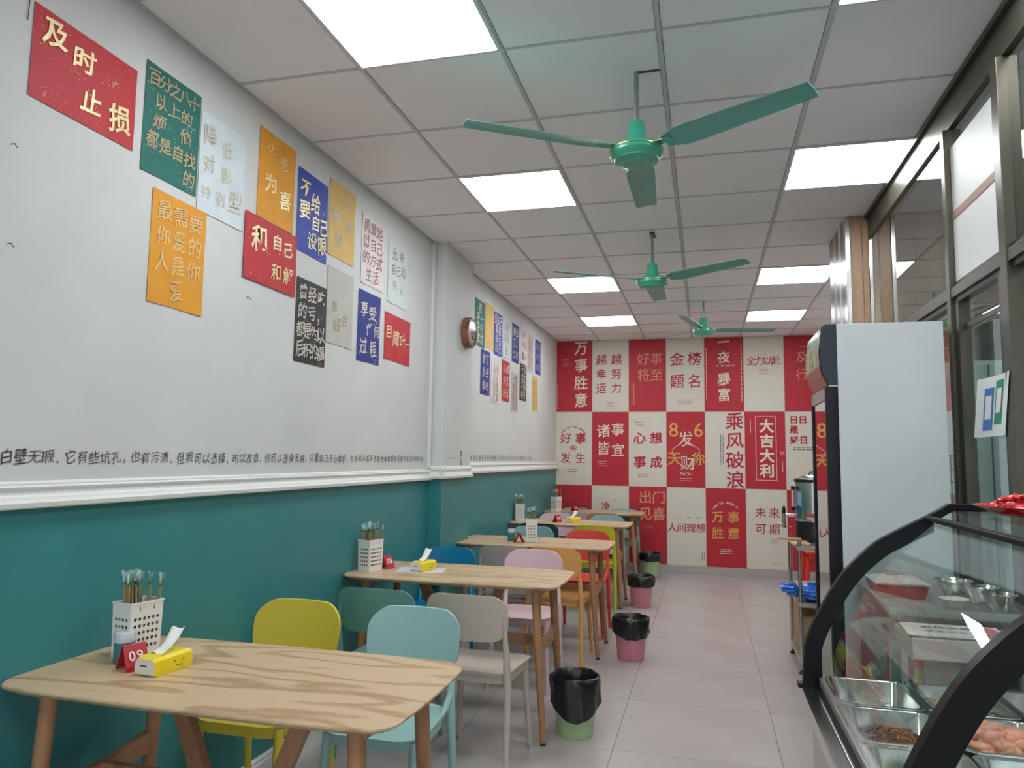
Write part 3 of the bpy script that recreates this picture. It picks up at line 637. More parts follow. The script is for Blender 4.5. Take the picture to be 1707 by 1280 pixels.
# cable duct by the pillar, hooks
bm = bx(XL, XL+.018, 4.955, 4.985, 1.345, H-.01, bev=.002); tag(obj('cable_duct', bm, moulding_m), 'narrow white cable duct running up the wall beside the pillar', 'cable duct')
hm = mat('hook_metal', (70, 68, 64), .4, metal=.7)
for (y, z, lab) in ((1.60, 2.31, 'dark nail in the white wall below the nearest red sheet'), (1.615, 2.02, 'small bent hook low on the white wall at the left edge'), (2.745, 2.11, 'little hook below the red landscape sheet')):
    bm = bmesh.new(); tube(bm, [(XL, y, z), (XL+.014, y, z), (XL+.018, y, z-.006), (XL+.016, y+.008, z-.010)], .0014, 6)
    tag(obj('wall_hook', bm, hm), lab, 'hook', 'nails and hooks in the left wall')
bm = bmesh.new(); tube(bm, [(XL+.003, 1.612, 2.79), (XL+.003, 1.622, 2.80), (XL+.003, 1.628, 2.79), (XL+.003, 1.618, 2.765), (XL+.003, 1.616, 2.7)], .0012, 5)
tag(obj('wire_loop', bm, hm), 'thin wire loop at the left edge of the nearest red sheet', 'wire')
# clock on the pillar
t = thing('wall_clock', 'round brown wooden wall clock on the side of the pillar', 'clock', (PX, 5.47, 2.41), 0)
rot = Matrix.Rotation(PI/2, 4, 'Y')
bm = bmesh.new(); lathe(bm, [(.118, 0), (.122, .004), (.122, .052), (.116, .06), (.104, .06), (.102, .05)], 40, cap1=False); put(bm, rot); obj('rim', bm, wood_mat('clock_wood', (150, 96, 70), (112, 66, 46), 6, 'X', .4), t, True)
bm = bmesh.new(); lathe(bm, [(.001, .046), (.104, .046), (.104, .049), (.001, .049)], 40); put(bm, rot); obj('dial', bm, mat('dial', (190, 170, 156), .5, noise=.15, nscale=9), t)
bm = bmesh.new()
for k in range(12):
    a = 2*PI*k/12; tube(bm, [(.08*math.cos(a), .08*math.sin(a), .0505), (.094*math.cos(a), .094*math.sin(a), .0505)], .003, 4)
put(bm, rot); obj('hour_marks', bm, mat('dial_ink', (60, 40, 34), .5), t)
bm = bmesh.new(); tube(bm, [(0, 0, .053), (.05, .02, .053)], .003, 4); put(bm, rot); obj('hand', bm, MATS['dial_ink'], t)
bm = bmesh.new(); tube(bm, [(0, 0, .055), (-.02, .075, .055)], .0025, 4); put(bm, rot); obj('hand', bm, MATS['dial_ink'], t)
bm = bmesh.new(); lathe(bm, [(.001, .057), (.103, .057), (.103, .058), (.001, .058)], 40); put(bm, rot); obj('glass', bm, glass_mat('clock_glass', (245, 245, 245), .1, 0, 1.4, .25), t)

# ================================================================== FURNITURE
ash_top = wood_mat('ash_top', (204, 175, 138), (166, 130, 92), 2.6, 'X', .38, 9.0, (.15, .62))
leg_w = wood_mat('leg_wood', (170, 124, 88), (140, 96, 64), 4, 'Z', .5, 1.5)
TZ = CZ-.645
def make_table(label):
    t = thing('dining_table', label, 'table', (0, 0, 0), group='ash wood dining tables along the left wall')
    w_, d_, th = 1.19, .61, .024
    bm = bmesh.new(); ol = rrect(w_, d_, .075, 7, bulge=.012); n = len(ol)
    lay = [(1.0, 0, TZ), (1.0, .004, TZ-.003), (1.0, .005, TZ-.008), (1.0, .028, TZ-th)]
    def ins(p, d):
        L = math.hypot(*p); return (p[0]*(1-d/(w_/2)*min(1, abs(p[0])/(w_/2)*1.2)) if True else 0, p[1]*(1-d/(d_/2)*min(1, abs(p[1])/(d_/2)*1.2)))
    rg = [[bm.verts.new((*ins(p, {0: .003, 1: 0, 2: 0, 3: .024}[q]), lay[q][2])) for p in ol] for q in range(4)]
    bm.faces.new(rg[0]); bm.faces.new(rg[3])
    for q in range(3):
        for k in range(n): bm.faces.new((rg[q][k], rg[q][(k+1) % n], rg[q+1][(k+1) % n], rg[q+1][k]))
    obj('tabletop', bm, ash_top, t, True, 30)
    zb = TZ-th
    for sx in (-1, 1):
        for sy in (-1, 1):
            bm = bmesh.new(); tube(bm, [(sx*.475, sy*.215, zb), (sx*.49, sy*.222, zb*.62), (sx*.525, sy*.24, .012)], [.024, .0225, .014], 12)
            lg = obj('leg', bm, leg_w, t, True, 40)
            bm = bmesh.new(); lathe(bm, [(.0145, 0), (.0145, .014)], 12, sx*.526, sy*.2405); obj('foot_cap', bm, mat('foot_cap', (40, 38, 36), .6), lg, True)
        bm = bmesh.new(); zc = zb*.60
        prism(bm, [(-.225, zc-.02), (-.225, zc+.05), (-.05, zc+.022), (.05, zc+.022), (.225, zc+.05), (.225, zc-.02), (.05, zc-.032), (-.05, zc-.032)], sx*.49-.012, sx*.49+.012, 'x')
        br = obj('end_rail', bm, leg_w, t, True, 40)
        bm = bmesh.new(); tube(bm, [(sx*.503, 0, zc), (sx*.507, 0, zc)], .008, 10); obj('bolt', bm, steel, br)
        bm = bmesh.new(); prism(bm, [(sx*.27, zb), (sx*.215, zb), (sx*.085, zb*.60), (sx*.14, zb*.60)], -.016, .016, 'y')
        obj('brace', bm, leg_w, t, True, 40)
        obj('under_rail', bx(sx*.49-.018, sx*.49+.018, -.225, .225, zb-.032, zb, bev=.003), leg_w, t)
    zc = zb*.60
    obj('stretcher', bx(-.48, .48, -.012, .012, zc-.03, zc+.026, bev=.003), leg_w, t)
    return t

def make_chair(style, m_, label):
    """origin on the floor under the seat centre; the sitter faces +y"""
    t = thing('dining_chair', label, 'chair', (0, 0, 0), group='coloured plastic dining chairs')
    SW_, SD, SZ = .41, .39, .45
    ol = rrect(SW_, SD, .10 if style == 'A' else .055, 6, taper=.10 if style == 'A' else .05)
    dish = lambda x, y, s: -.016*(1-s*s)
    bm = bmesh.new(); shell(bm, ol, lambda x, y, s: (x, y, SZ+dish(x, y, s)-(.008*max(0, (y/.2))**3)), lambda x, y, s: (x*.985, y*.985, SZ-.014+dish(x, y, s)*.9))
    obj('seat', bm, m_, t, True, 50)
    # apron
    bm = bmesh.new(); n = len(ol)
    a = [bm.verts.new((x*.955, y*.955, SZ-.012)) for x, y in ol]; b = [bm.verts.new((x*.93, y*.93, SZ-.052)) for x, y in ol]
    c_ = [bm.verts.new((x*.87, y*.87, SZ-.052)) for x, y in ol]; d = [bm.verts.new((x*.87, y*.87, SZ-.012)) for x, y in ol]
    for k in range(n):
        j = (k+1) % n
        for p, q in ((a, b), (b, c_), (c_, d)): bm.faces.new((p[k], p[j], q[j], q[k]))
    obj('seat_frame', bm, m_, t, True, 50)
    # backrest
    BW, BH = (.40, .245) if style == 'A' else (.385, .20)
    zc = .80-BH/2; yb = -.235
    ob = rrect(BW, BH, .085 if style == 'A' else .06, 7, taper=.05 if style == 'A' else .0, bulge=.007)
    lean = lambda z: -.16*(z-.0)
    def F(x, y, s): return (x, yb+lean(y)-.028+.9*x*x, zc+y)
    def G(x, y, s): return (x*.995, yb+lean(y)-.016+.9*x*x, zc+y*.99)
    bm = bmesh.new(); shell(bm, ob, F, G, rings=(1, .975, .8, .5, .25)); obj('backrest', bm, m_, t, True, 50)
    for sx in (-1, 1):
        bm = bmesh.new()
        if style == 'A':
            tube(bm, [(sx*.176, yb+.012, zc-BH*.25), (sx*.178, -.212, .57), (sx*.182, -.188, .50), (sx*.184, -.176, .44), (sx*.188, -.184, .34), (sx*.196, -.225, .0)], [.009, .012, .016, .020, .018, .012], 10, sy=1.0)
            tube(bm, [(sx*.182, -.185, .50), (sx*.175, -.155, .455), (sx*.168, -.11, .436)], [.014, .016, .010], 8)
        else:
            tube(bm, [(sx*.186, yb+.003, zc+.02), (sx*.189, yb+.01, .60), (sx*.192, -.205, .47), (sx*.194, -.198, .40), (sx*.198, -.222, 0)], [.006, .013, .018, .018, .012], 10)
        obj('rear_leg', bm, m_, t, True, 50)
        bm = bmesh.new(); tube(bm, [(sx*.168, .15, SZ-.02), (sx*.173, .162, .3), (sx*.190, .192, 0)], [.019, .017, .011], 10)
        obj('front_leg', bm, m_, t, True, 50)
    return t
CC = {'yellow': (214, 192, 66), 'aqua': (152, 190, 184), 'sage': (104, 152, 142), 'beige': (196, 184, 170), 'blue': (24, 124, 160), 'pink': (224, 190, 194), 'greige': (176, 166, 156),
      'orange': (226, 168, 96), 'red': (222, 72, 60), 'olive': (206, 206, 56), 'navy': (34, 60, 76), 'aqua2': (134, 176, 176), 'mauve': (196, 178, 186), 'peach': (206, 150, 104), 'slate': (132, 138, 152), 'aqua3': (132, 176, 180)}
CM = {k: mat('chair_'+k, v, .45, spec=.4, bump=.02, bscale=30) for k, v in CC.items()}
chairA = make_chair('A', CM['yellow'], 'x'); chairB = make_chair('B', CM['sage'], 'x')
usedA, usedB = [], []
def chair(style, col, x, ytop, face, label, rz=0):
    """ytop: depth of the top edge of the backrest; face +1 looks away, -1 looks at the camera"""
    off = .235+.028-.0+.02
    y = ytop + off*face; rot_ = (0 if face > 0 else PI)+math.radians(rz)
    proto, used, base = (chairA, usedA, 'chair_yellow') if style == 'A' else (chairB, usedB, 'chair_sage')
    if not used and CM[col].name == base:
        used.append(1); proto.location = (x, y, 0); proto.rotation_euler.z = rot_; proto['label'] = label; return proto
    return dup(proto, (x, y, 0), rot_, label, swap={base: CM[col]} if CM[col].name != base else None)
chair('A', 'yellow', -1.69, 2.93, -1, 'yellow plastic chair behind the nearest table, against the teal wall')
chair('A', 'aqua', -1.166, 2.95, -1, 'light aqua rounded chair behind the nearest table on the aisle side')
chair('B', 'sage', -1.527, 3.25, 1, 'green aqua chair, back to the camera, on the wall side of the second table')
chair('B', 'beige', -1.06, 3.25, 1, 'beige chair, back to the camera, on the aisle side of the second table', -3)
chair('A', 'blue', -1.735, 4.96, -1, 'blue chair behind the second table on the wall side')
chair('A', 'pink', -1.135, 5.0, -1, 'pale pink chair behind the second table facing the camera')
chair('B', 'greige', -1.40, 5.13, 1, 'greige chair between the blue and the pale pink chair, back to the camera')
chair('B', 'orange', -1.03, 5.12, 1, 'orange tan chair behind the pale pink one, its seat pushed towards the third table', -3)
chair('A', 'aqua2', -1.545, 6.72, -1, 'aqua chair behind the third table on the wall side')
chair('A', 'red', -1.0, 6.5, -1, 'red chair behind the third table facing the camera')
chair('B', 'navy', -1.57, 6.98, 1, 'dark navy green chair almost hidden behind the aqua chair of the third table')
chair('B', 'olive', -1.03, 7.0, 1, 'lime yellow chair directly behind the red one')
chair('A', 'pink', -1.66, 8.42, -1, 'pink chair behind the fourth table near the wall')
chair('A', 'aqua2', -1.06, 8.30, -1, 'aqua chair at the aisle end behind the fourth table')
chair('B', 'mauve', -1.50, 8.62, 1, 'mauve chair before the fifth table, overlapped by the pink one')
chair('B', 'peach', -1.16, 8.60, 1, 'tan orange chair before the fifth table beside the aisle')
chair('A', 'slate', -1.62, 9.50, -1, 'slate grey chair behind the last table, against the red corner poster')
chair('A', 'aqua3', -1.0, 9.46, -1, 'pale aqua chair at the aisle end of the last table, against the poster wall')

TY = [1.97, 3.99, 5.66, 7.5, 9.12]
tb = make_table('nearest ash wood table, cut off by the lower left corner of the picture')
tb.location = (-1.327, TY[0], 0)
for y, lab, xx in zip(TY[1:], ['second ash wood table from the camera with a leaflet under its tissue pack', 'third ash wood table, whose cutlery holder stands in the middle beside a teal cup', 'fourth ash wood table with a holder against the wall and a yellow tissue pack', 'last ash wood table, nearest the checkered wall'], (-1.327, -1.29, -1.327, -1.327)):
    dup(tb, (xx-.0, y, 0), 0, lab)

# ------------------------------------------------------------------ waste bins
bag_m = mat('black_bag', (22, 22, 25), .28, spec=.6, bump=.25, bscale=35)
def bin_(x, y, col, label, bag_low, seed, junk=None):
    rd = random.Random(seed)
    t = thing('waste_bin', label, 'bin', (x, y, 0), group='plastic waste bins along the aisle')
    bm = bmesh.new(); lathe(bm, [(.001, .004), (.090, 0), (.094, .006), (.118, .275), (.122, .28), (.118, .284), (.112, .276), (.088, .012), (.001, .01)], 32, cap0=False, cap1=False)
    obj('bucket', bm, mat('bin_'+('green' if col[1] > 170 else 'pink'), col, .45), t, True, 40)
    # the bag: inside, over the rim, loose hem
    bm = bmesh.new(); n = 48; rings = []
    lay = [(.078, .07, 0), (.092, .16, .2), (.102, .25, .25), (.112, .292, .3), (.121, .303, .4), (.132, .295, .6), (.134, .27, .9), (.133, .235, 1.2), (.130, .20, 1.3)]
    for q, (r_, z_, nn) in enumerate(lay):
        ring = []
        for k in range(n):
            a = 2*PI*k/n; hem = bag_low(a) if q == len(lay)-1 else (bag_low(a)*.5 if q == len(lay)-2 else 0)
            wv = .005*math.sin(5*a+q*1.3+seed)+.003*math.sin(11*a-q*.6+seed*2)+rd.uniform(-.0035, .0035)
            rr_ = r_+wv*nn; ring.append(bm.verts.new((rr_*math.cos(a), rr_*math.sin(a), z_-hem+wv*nn*.9)))
        rings.append(ring)
    for i in range(len(rings)-1):
        for k in range(n): bm.faces.new((rings[i][k], rings[i][(k+1) % n], rings[i+1][(k+1) % n], rings[i+1][k]))
    bm.faces.new(rings[0])
    obj('bin_bag', bm, bag_m, t, True, 60)
    if junk:
        bm = bmesh.new()
        for k in range(junk):
            a = rd.uniform(0, 6.28); q = rd.uniform(0, .07); s = rd.uniform(.012, .03)
            bb_ = bmesh.new(); bmesh.ops.create_icosphere(bb_, subdivisions=1, radius=s)
            for v in bb_.verts: v.co *= rd.uniform(.5, 1.2)
            bmesh.ops.translate(bb_, vec=(q*math.cos(a), q*math.sin(a), .245+rd.uniform(0, .04)), verts=bb_.verts)
            me = bpy.data.meshes.new('t'); bb_.to_mesh(me); bb_.free(); bm.from_mesh(me); bpy.data.meshes.remove(me)
        fill = obj('rubbish', bm, mat('rubbish_red', (180, 50, 44), .5, noise=.5, nscale=30), t); fill['kind'] = 'stuff'
    return t
gr, pk = (176, 206, 156), (222, 146, 160)
bin_(-.675, 3.96, gr, 'pale green waste bin nearest the camera with a deep hanging black bag', lambda a: .035+.075*max(0, math.cos(a+1.35))**2, 3)
bin_(-.535, 5.50, pk, 'pink waste bin with red rubbish showing in its black bag', lambda a: .01+.03*max(0, math.cos(a+1.2)), 8, 14)
bin_(-.625, 7.45, pk, 'smaller looking pink waste bin with a neat black bag, third from the camera', lambda a: .0, 5)
bin_(-.66, 9.25, gr, 'farthest waste bin, pale green against the red poster', lambda a: -.01, 9)

# ------------------------------------------------------------------ things on the tables
wpl = mat('white_plastic', (232, 230, 222), .4)
def make_holder():
    t = thing('cutlery_holder', 'x', 'holder', (0, 0, 0), group='white perforated cutlery holders')
    W_, D_, Hh = .118, .085, .172
    PT = .0215
    # walls with real holes: each wall is a lattice of ring-shaped cells
    bm = bmesh.new()
    def cell(P, u0, u1, v0, v1, hole):
        c4 = [(u0, v0), (u1, v0), (u1, v1), (u0, v1)]
        if not hole: bm.faces.new([bm.verts.new(P(*q)) for q in c4]); return
        cu, cv = (u0+u1)/2, (v0+v1)/2; r_ = min(u1-u0, v1-v0)*.34; m_ = 8; out = []; inn = []
        for k in range(m_):
            a = 2*PI*k/m_+PI/4
            dx, dy = math.cos(a), math.sin(a); s = 1/max(abs(dx), abs(dy))
            out.append(bm.verts.new(P(cu+dx*s*(u1-u0)/2, cv+dy*s*(v1-v0)/2))); inn.append(bm.verts.new(P(cu+dx*r_, cv+dy*r_)))
        for k in range(m_): bm.faces.new((out[k], out[(k+1) % m_], inn[(k+1) % m_], inn[k]))
    fl_ = lambda z: 1-.06*(1-z/Hh)
    def face(P, w_, nu):
        m_ = .010; cu = (w_-2*m_)/nu
        cell(P, 0, m_, 0, Hh, False); cell(P, w_-m_, w_, 0, Hh, False)
        cell(P, m_, w_-m_, 0, .024, False); cell(P, m_, w_-m_, .024+PT*5, Hh, False)
        for i in range(nu):
            for j in range(5): cell(P, m_+cu*i, m_+cu*(i+1), .024+PT*j, .024+PT*(j+1), True)
    face(lambda u, v: ((u-W_/2)*fl_(v), -D_/2*fl_(v), v), W_, 6); face(lambda u, v: ((W_/2-u)*fl_(v), D_/2*fl_(v), v), W_, 6)
    face(lambda u, v: (W_/2*fl_(v), (u-D_/2)*fl_(v), v), D_, 4); face(lambda u, v: (-W_/2*fl_(v), (D_/2-u)*fl_(v), v), D_, 4)
    bm.faces.new([bm.verts.new((x, y, .003)) for x, y in ((-W_/2*.94, -D_/2*.94), (W_/2*.94, -D_/2*.94), (W_/2*.94, D_/2*.94), (-W_/2*.94, D_/2*.94))])
    bmesh.ops.remove_doubles(bm, verts=bm.verts, dist=.00005)
    obj('basket', bm, wpl, t)
    bm = bmesh.new()
    for a, b in (((-W_/2-.002, W_/2+.002), (-D_/2-.002, -D_/2+.001)), ((-W_/2-.002, W_/2+.002), (D_/2-.001, D_/2+.002)), ((-W_/2-.002, -W_/2+.001), (-D_/2, D_/2)), ((W_/2-.001, W_/2+.002), (-D_/2, D_/2))):
        box(bm, a[0], a[1], b[0], b[1], Hh-.006, Hh+.001)
    obj('rim', bm, wpl, t)
    bm = bmesh.new()
    for u in (-.028, .022):
        pts = [(u, -D_/2-.0002, .146), (u+.005, -D_/2-.0002, .146), (u+.002, -D_/2-.0006, .164)]
        bm.faces.new([bm.verts.new(p) for p in pts])
    obj('mark', bm, mat('mark_grey', (90, 92, 90), .5), t)
    return t
wrap = glass_mat('clear_wrap', (244, 248, 246), .15, .16)
stk = mat('bamboo', (206, 178, 134), .5); grn = mat('green_print', (52, 124, 86), .5)
def make_sticks():
    t = thing('wrapped_chopsticks', 'x', 'chopsticks', (0, 0, 0))
    for s in (-1, 1):
        bm = bmesh.new(); tube(bm, [(s*.0032, 0, 0), (s*.0032, 0, .228)], [.0029, .0027], 6); obj('chopstick', bm, stk, t)
    bm = bmesh.new(); tube(bm, [(0, 0, .10), (0, 0, .152), (0, 0, .156)], [.0072, .0072, .007], 8, cap=False); 
    bm2 = bmesh.new(); tube(bm2, [(0, 0, .222), (0, 0, .228)], [.0076, .0076], 8, cap=False); obj('printed_band', bm2, grn, t)
    tube(bm, [(0, 0, .0), (0, 0, .232), (.001, .001, .244), (0, 0, .262)], [.0072, .0072, .010, .017], 8, cap=False, sy=.45)
    obj('wrapper', bm, wrap, t, True, 60)
    return t
def make_pack():
    t = thing('tissue_pack', 'x', 'tissues', (0, 0, 0), group='yellow tissue packs')
    yel = mat('tissue_yellow', (240, 214, 30), .35, bump=.15, bscale=40); clr = mat('pack_clear', (226, 222, 214), .35)
    ol = [(-.034, 0), (.034, 0), (.036, .018), (.033, .036), (.026, .043), (-.026, .043), (-.033, .036), (-.036, .018)]
    bm = bmesh.new(); ys = [-.062, -.052, -.02, .02, .052, .062]; ss = [.86, 1, 1, 1, 1, .86]; rg = []
    for y, s in zip(ys, ss): rg.append([bm.verts.new((x*s, y, .021+(z-.021)*s)) for x, z in ol])
    for i in range(5):
        for k in range(8):
            f_ = bm.faces.new((rg[i][k], rg[i][(k+1) % 8], rg[i+1][(k+1) % 8], rg[i+1][k])); f_.material_index = 0
    f0 = bm.faces.new(rg[0]); f1 = bm.faces.new(rg[-1]); f0.material_index = 1; f1.material_index = 1
    obj('wrapper', bm, [yel, clr], t, True, 30)
    bm = bmesh.new()
    g = []
    for i in range(6):
        v = i/5; g.append([bm.verts.new((-.022+.044*u/4*(1-.25*v), -.03+.075*v+.006*math.sin(u+v*4), .0435+.05*v*v+.004*math.sin(u*1.7))) for u in range(5)])
    for i in range(5):
        for k in range(4): bm.faces.new((g[i][k], g[i][k+1], g[i+1][k+1], g[i+1][k]))
    obj('tissue', bm, mat('tissue_paper', (238, 236, 228), .8), t, True, 80)
    bm = bmesh.new(); X = .0358
    for yy in (-.006, .022): tube(bm, [(X, yy, .024), (X+.0006, yy+.003, .027), (X, yy+.006, .024)], .0009, 4)
    tube(bm, [(X+.0005, .003, .016), (X+.0008, .009, .012), (X+.0008, .015, .012), (X+.0005, .020, .016)], .0009, 4)
    obj('printed_face', bm, mat('print_brown', (70, 46, 20), .5), t)['kind'] = 'stuff'
    bm = bmesh.new(); box(bm, -.012, .006, -.0632, -.0622, .022, .025); obj('printed_mark', bm, MATS['print_brown'], t)
    return t
def make_sign(num):
    t = thing('table_number_sign', 'x', 'sign', (0, 0, 0), group='red folded table number signs')
    red = mat('sign_red', (178, 24, 44), .35); bm = bmesh.new(); w_ = .058
    for s in (-1, 1):
        pts = [(0, .062), (s*.004, .062), (s*.033, 0), (s*.029, 0)]
        prism(bm, pts, -w_/2, w_/2, 'y')
    obj('card', bm, red, t)
    for s in (-1, 1):
        L = letter_bm([(c_, (-.012+.02*i), 0, .036, .01) for i, c_ in enumerate(num)])
        ax = Vector((.029, 0, -.062)).normalized() if s > 0 else Vector((-.029, 0, -.062)).normalized()
        nrm = Vector((.062, 0, .029)).normalized() if s > 0 else Vector((-.062, 0, .029)).normalized()
        up = -ax; right = up.cross(nrm)
        m4 = Matrix(((right.x, up.x, nrm.x, s*.019), (right.y, up.y, nrm.y, 0), (right.z, up.z, nrm.z, .036), (0, 0, 0, 1)))
        m4.translation += nrm*.0012
        obj('lettering', put(L, m4), mat('sign_white', (236, 226, 226), .5), t)
    return t
def make_cup():
    t = thing('toothpick_pot', 'x', 'pot', (0, 0, 0), group='teal toothpick pots')
    bm = bmesh.new(); lathe(bm, [(.021, 0), (.0225, .003), (.0225, .052)], 28); obj('body', bm, mat('pot_teal', (52, 124, 134), .4), t, True, 40)
    bm = bmesh.new(); lathe(bm, [(.0235, .050), (.0235, .068), (.021, .072), (.001, .072)], 28, cap1=False); obj('lid', bm, mat('pot_lid', (196, 204, 210), .35), t, True, 40)
    return t
hold0, stick0, pack0, cup0 = make_holder(), make_sticks(), make_pack(), make_cup()
first = {}
def place(key, proto, loc, rz, label, group=None):
    if key not in first:
        first[key] = 1; proto.location = loc; proto.rotation_euler.z = rz; proto['label'] = label
        if group: proto['group'] = group
        return proto
    return dup(proto, loc, rz, label, group)
T0 = TZ+.0005
holders = [(-1.768, 2.035, 1.38, 'white perforated cutlery holder on the nearest table behind the yellow tissue pack', 16, 'on the nearest table', 1.0),
           (-1.845, 3.90, 1.30, 'white perforated cutlery holder on the second table, close to the teal wall', 16, 'on the second table', 1.0),
           (-1.315, 5.66, 1.75, 'white perforated cutlery holder standing in the middle of the third table', 10, 'on the third table', 1.0),
           (-1.86, 7.46, 1.72, 'white perforated cutlery holder on the fourth table against the wall', 9, 'on the fourth table', 1.0),
           (-1.80, 9.06, 1.2, 'white perforated cutlery holder on the last table', 9, 'on the last table', 1.0)]
for i, (x, y, rz, lab, n, wh, s_) in enumerate(holders):
    h = place('h', hold0, (x, y, T0), rz, lab); h.scale = (s_, s_, s_)
    rd = random.Random(50+i)
    for k in range(n):
        u = -.046+.080*((k % 6)+.5)/6 if k < n-1 else .046; v = rd.uniform(-.024, .024) if k < n-1 else -.01; 
        if i == 0 and k < n-1: u -= .004
        cx = x+math.cos(rz)*u-math.sin(rz)*v; cy = y+math.sin(rz)*u+math.cos(rz)*v
        o = place('s', stick0, (cx, cy, T0+.004), rd.uniform(0, 6), 'wrapped bamboo chopsticks standing in the cutlery holder '+wh, 'wrapped chopsticks '+wh)
        if i == 0 and k == n-1: o['label'] = 'wrapped chopsticks leaning apart at the right end of the nearest holder'
        o.rotation_euler = (rd.uniform(-.07, .07), rd.uniform(-.07, .07) if k < n-1 else .12, rd.uniform(-.5, .5)); o.scale = (1, 1, rd.uniform(.93, 1.02))
signs = [(-1.668, 1.912, -.42, '09', 'red folded number sign on the nearest table, between the teal pot and the tissue pack'),
         (-1.79, 4.0, -.3, '08', 'red number sign peeping out behind the cutlery holder of the second table'),
         (-1.395, 5.56, .55, '07', 'red folded number sign between the teal pot and the holder on the third table'),
         (-1.46, 7.42, -.6, '06', 'red folded number sign beside the yellow tissue pack on the fourth table'),
         (-1.56, 9.02, -.6, '05', 'red folded number sign alone in the middle of the last table')]
for x, y, rz, num, lab in signs:
    s = make_sign(num); s.location = (x, y, T0); s.rotation_euler.z = rz; s.scale = (1.15, 1.15, 1.15); s['label'] = lab
cup0.scale = (1.26, 1.26, 1.26); place('c', cup0, (-1.742, 1.955, T0), 0, 'teal toothpick pot with a white lid in front of the nearest cutlery holder')
place('c', cup0, (-1.475, 5.64, T0), 0, 'teal toothpick pot at the left of the things on the third table')
pack0.scale = (1.2, 1.2, 1.2); place('p', pack0, (-1.572, 1.93, T0), -.08, 'yellow tissue pack with a smiling face on the nearest table, tissue pulled out')
place('p', pack0, (-1.56, 4.0, T0+.003), -.25, 'yellow tissue pack lying on the leaflet of the second table')
place('p', pack0, (-1.31, 7.5, T0), -.5, 'crumpled yellow tissue pack on the fourth table')
bm = bmesh.new(); prism(bm, [(-.13, -.10), (.14, -.105), (.145, .10), (-.125, .105)], 0, .0015, 'z'); bmesh.ops.rotate(bm, matrix=Matrix.Rotation(.25, 3, 'Z'), verts=bm.verts)
o = obj('leaflet', bm, mat('leaflet_paper', (216, 208, 212), .45), loc=(-1.58, 4.0, T0)); tag(o, 'pale folded leaflet under the tissue pack on the second table', 'leaflet')
bm = bmesh.new(); prism(bm, [(-.06, -.04), (.06, -.04), (.06, .04), (-.06, .04)], 0, .0012, 'z')
o = obj('leaflet', bm, MATS['leaflet_paper'], loc=(-1.68, 7.5, T0)); tag(o, 'small white sheet lying beside the holder on the fourth table', 'leaflet')

# ------------------------------------------------------------------ ceiling fans
fan_m = mat('fan_green', (64, 176, 146), .28, spec=.6, coat=.3); fan_b = mat('fan_blade_green', (92, 172, 158), .32, spec=.6)
fgold = mat('fan_gold', (200, 170, 90), .3, metal=.8); rodm = mat('fan_rod', (150, 154, 152), .35, metal=.7)
def make_fan():
    t = thing('ceiling_fan', 'x', 'fan', (0, 0, 0), group='green three-bladed ceiling fans')
    bm = bmesh.new(); tube(bm, [(0, 0, .05), (0, 0, -.20)], .0095, 10); obj('rod', bm, rodm, t, True)
    bm = bmesh.new(); lathe(bm, [(.026, -.165), (.031, -.168), (.046, -.252), (.05, -.262)], 28); obj('canopy', bm, fan_m, t, True, 40)
    bm = bmesh.new(); lathe(bm, [(.05, -.262), (.085, -.268), (.104, -.282), (.108, -.296), (.108, -.306), (.100, -.318), (.090, -.326), (.088, -.332), (.06, -.340), (.058, -.344), (.02, -.348), (.001, -.349)], 40, cap1=False)
    hb = obj('motor_housing', bm, fan_m, t, True, 30)
    bm = bmesh.new(); lathe(bm, [(.1075, -.287), (.1092, -.288), (.1092, -.291), (.1075, -.292)], 40); obj('gold_band', bm, fgold, hb, True)
    for k in range(3):
        bm = bmesh.new(); N = 9; T = []; Bq = []
        for i in range(N+1):
            s = i/N; r_ = .13+.585*s; w_ = .048+.018*min(1, s*6)-.016*s; tw = .24-.10*s
            if s == 0: w_ = .030
            for lst, dz in ((T, .0012), (Bq, -.0012)):
                row = []
                for j in range(5):
                    v = (j/4-.5)*2; row.append(bm.verts.new((r_, v*w_*math.cos(tw), -.285-v*w_*math.sin(tw)+.010*s+dz-.006*(1-v*v)*(-1))))
                lst.append(row)
        for i in range(N):
            for j in range(4):
                bm.faces.new((T[i][j], T[i][j+1], T[i+1][j+1], T[i+1][j])); bm.faces.new((Bq[i][j], Bq[i+1][j], Bq[i+1][j+1], Bq[i][j+1]))
            bm.faces.new((T[i][0], T[i+1][0], Bq[i+1][0], Bq[i][0])); bm.faces.new((T[i][4], Bq[i][4], Bq[i+1][4], T[i+1][4]))
        for j in range(4): bm.faces.new((T[0][j], Bq[0][j], Bq[0][j+1], T[0][j+1])); bm.faces.new((T[N][j], T[N][j+1], Bq[N][j+1], Bq[N][j]))
        put(bm, Matrix.Rotation(2*PI*k/3, 4, 'Z')); bl = obj('blade', bm, fan_b, t, True, 40)
        bm = bmesh.new(); box(bm, .075, .165, -.02, .02, -.2835, -.2800, bev=.001); put(bm, Matrix.Rotation(2*PI*k/3, 4, 'Z')); obj('blade_arm', bm, fan_m, bl)
    return t
fan0 = make_fan()
place('f', fan0, (-.256, 2.90, H-.045), math.radians(-29), 'nearest and largest green ceiling fan')
place('f', fan0, (-.343, 5.103, H-.05), math.radians(-31), 'middle green ceiling fan between two rows of light panels')
f3 = place('f', fan0, (0, 7.458, H), math.radians(15), 'farthest and smallest green ceiling fan close to the checkered wall')
slot = mat('ceiling_slot', (70, 70, 68), .8)
tag(obj('ceiling_slot', bx(-.25, -.155, 2.893, 2.905, H-.0015, H+.004), slot), 'narrow cut in the ceiling tile beside the nearest fan rod', 'ceiling cut')
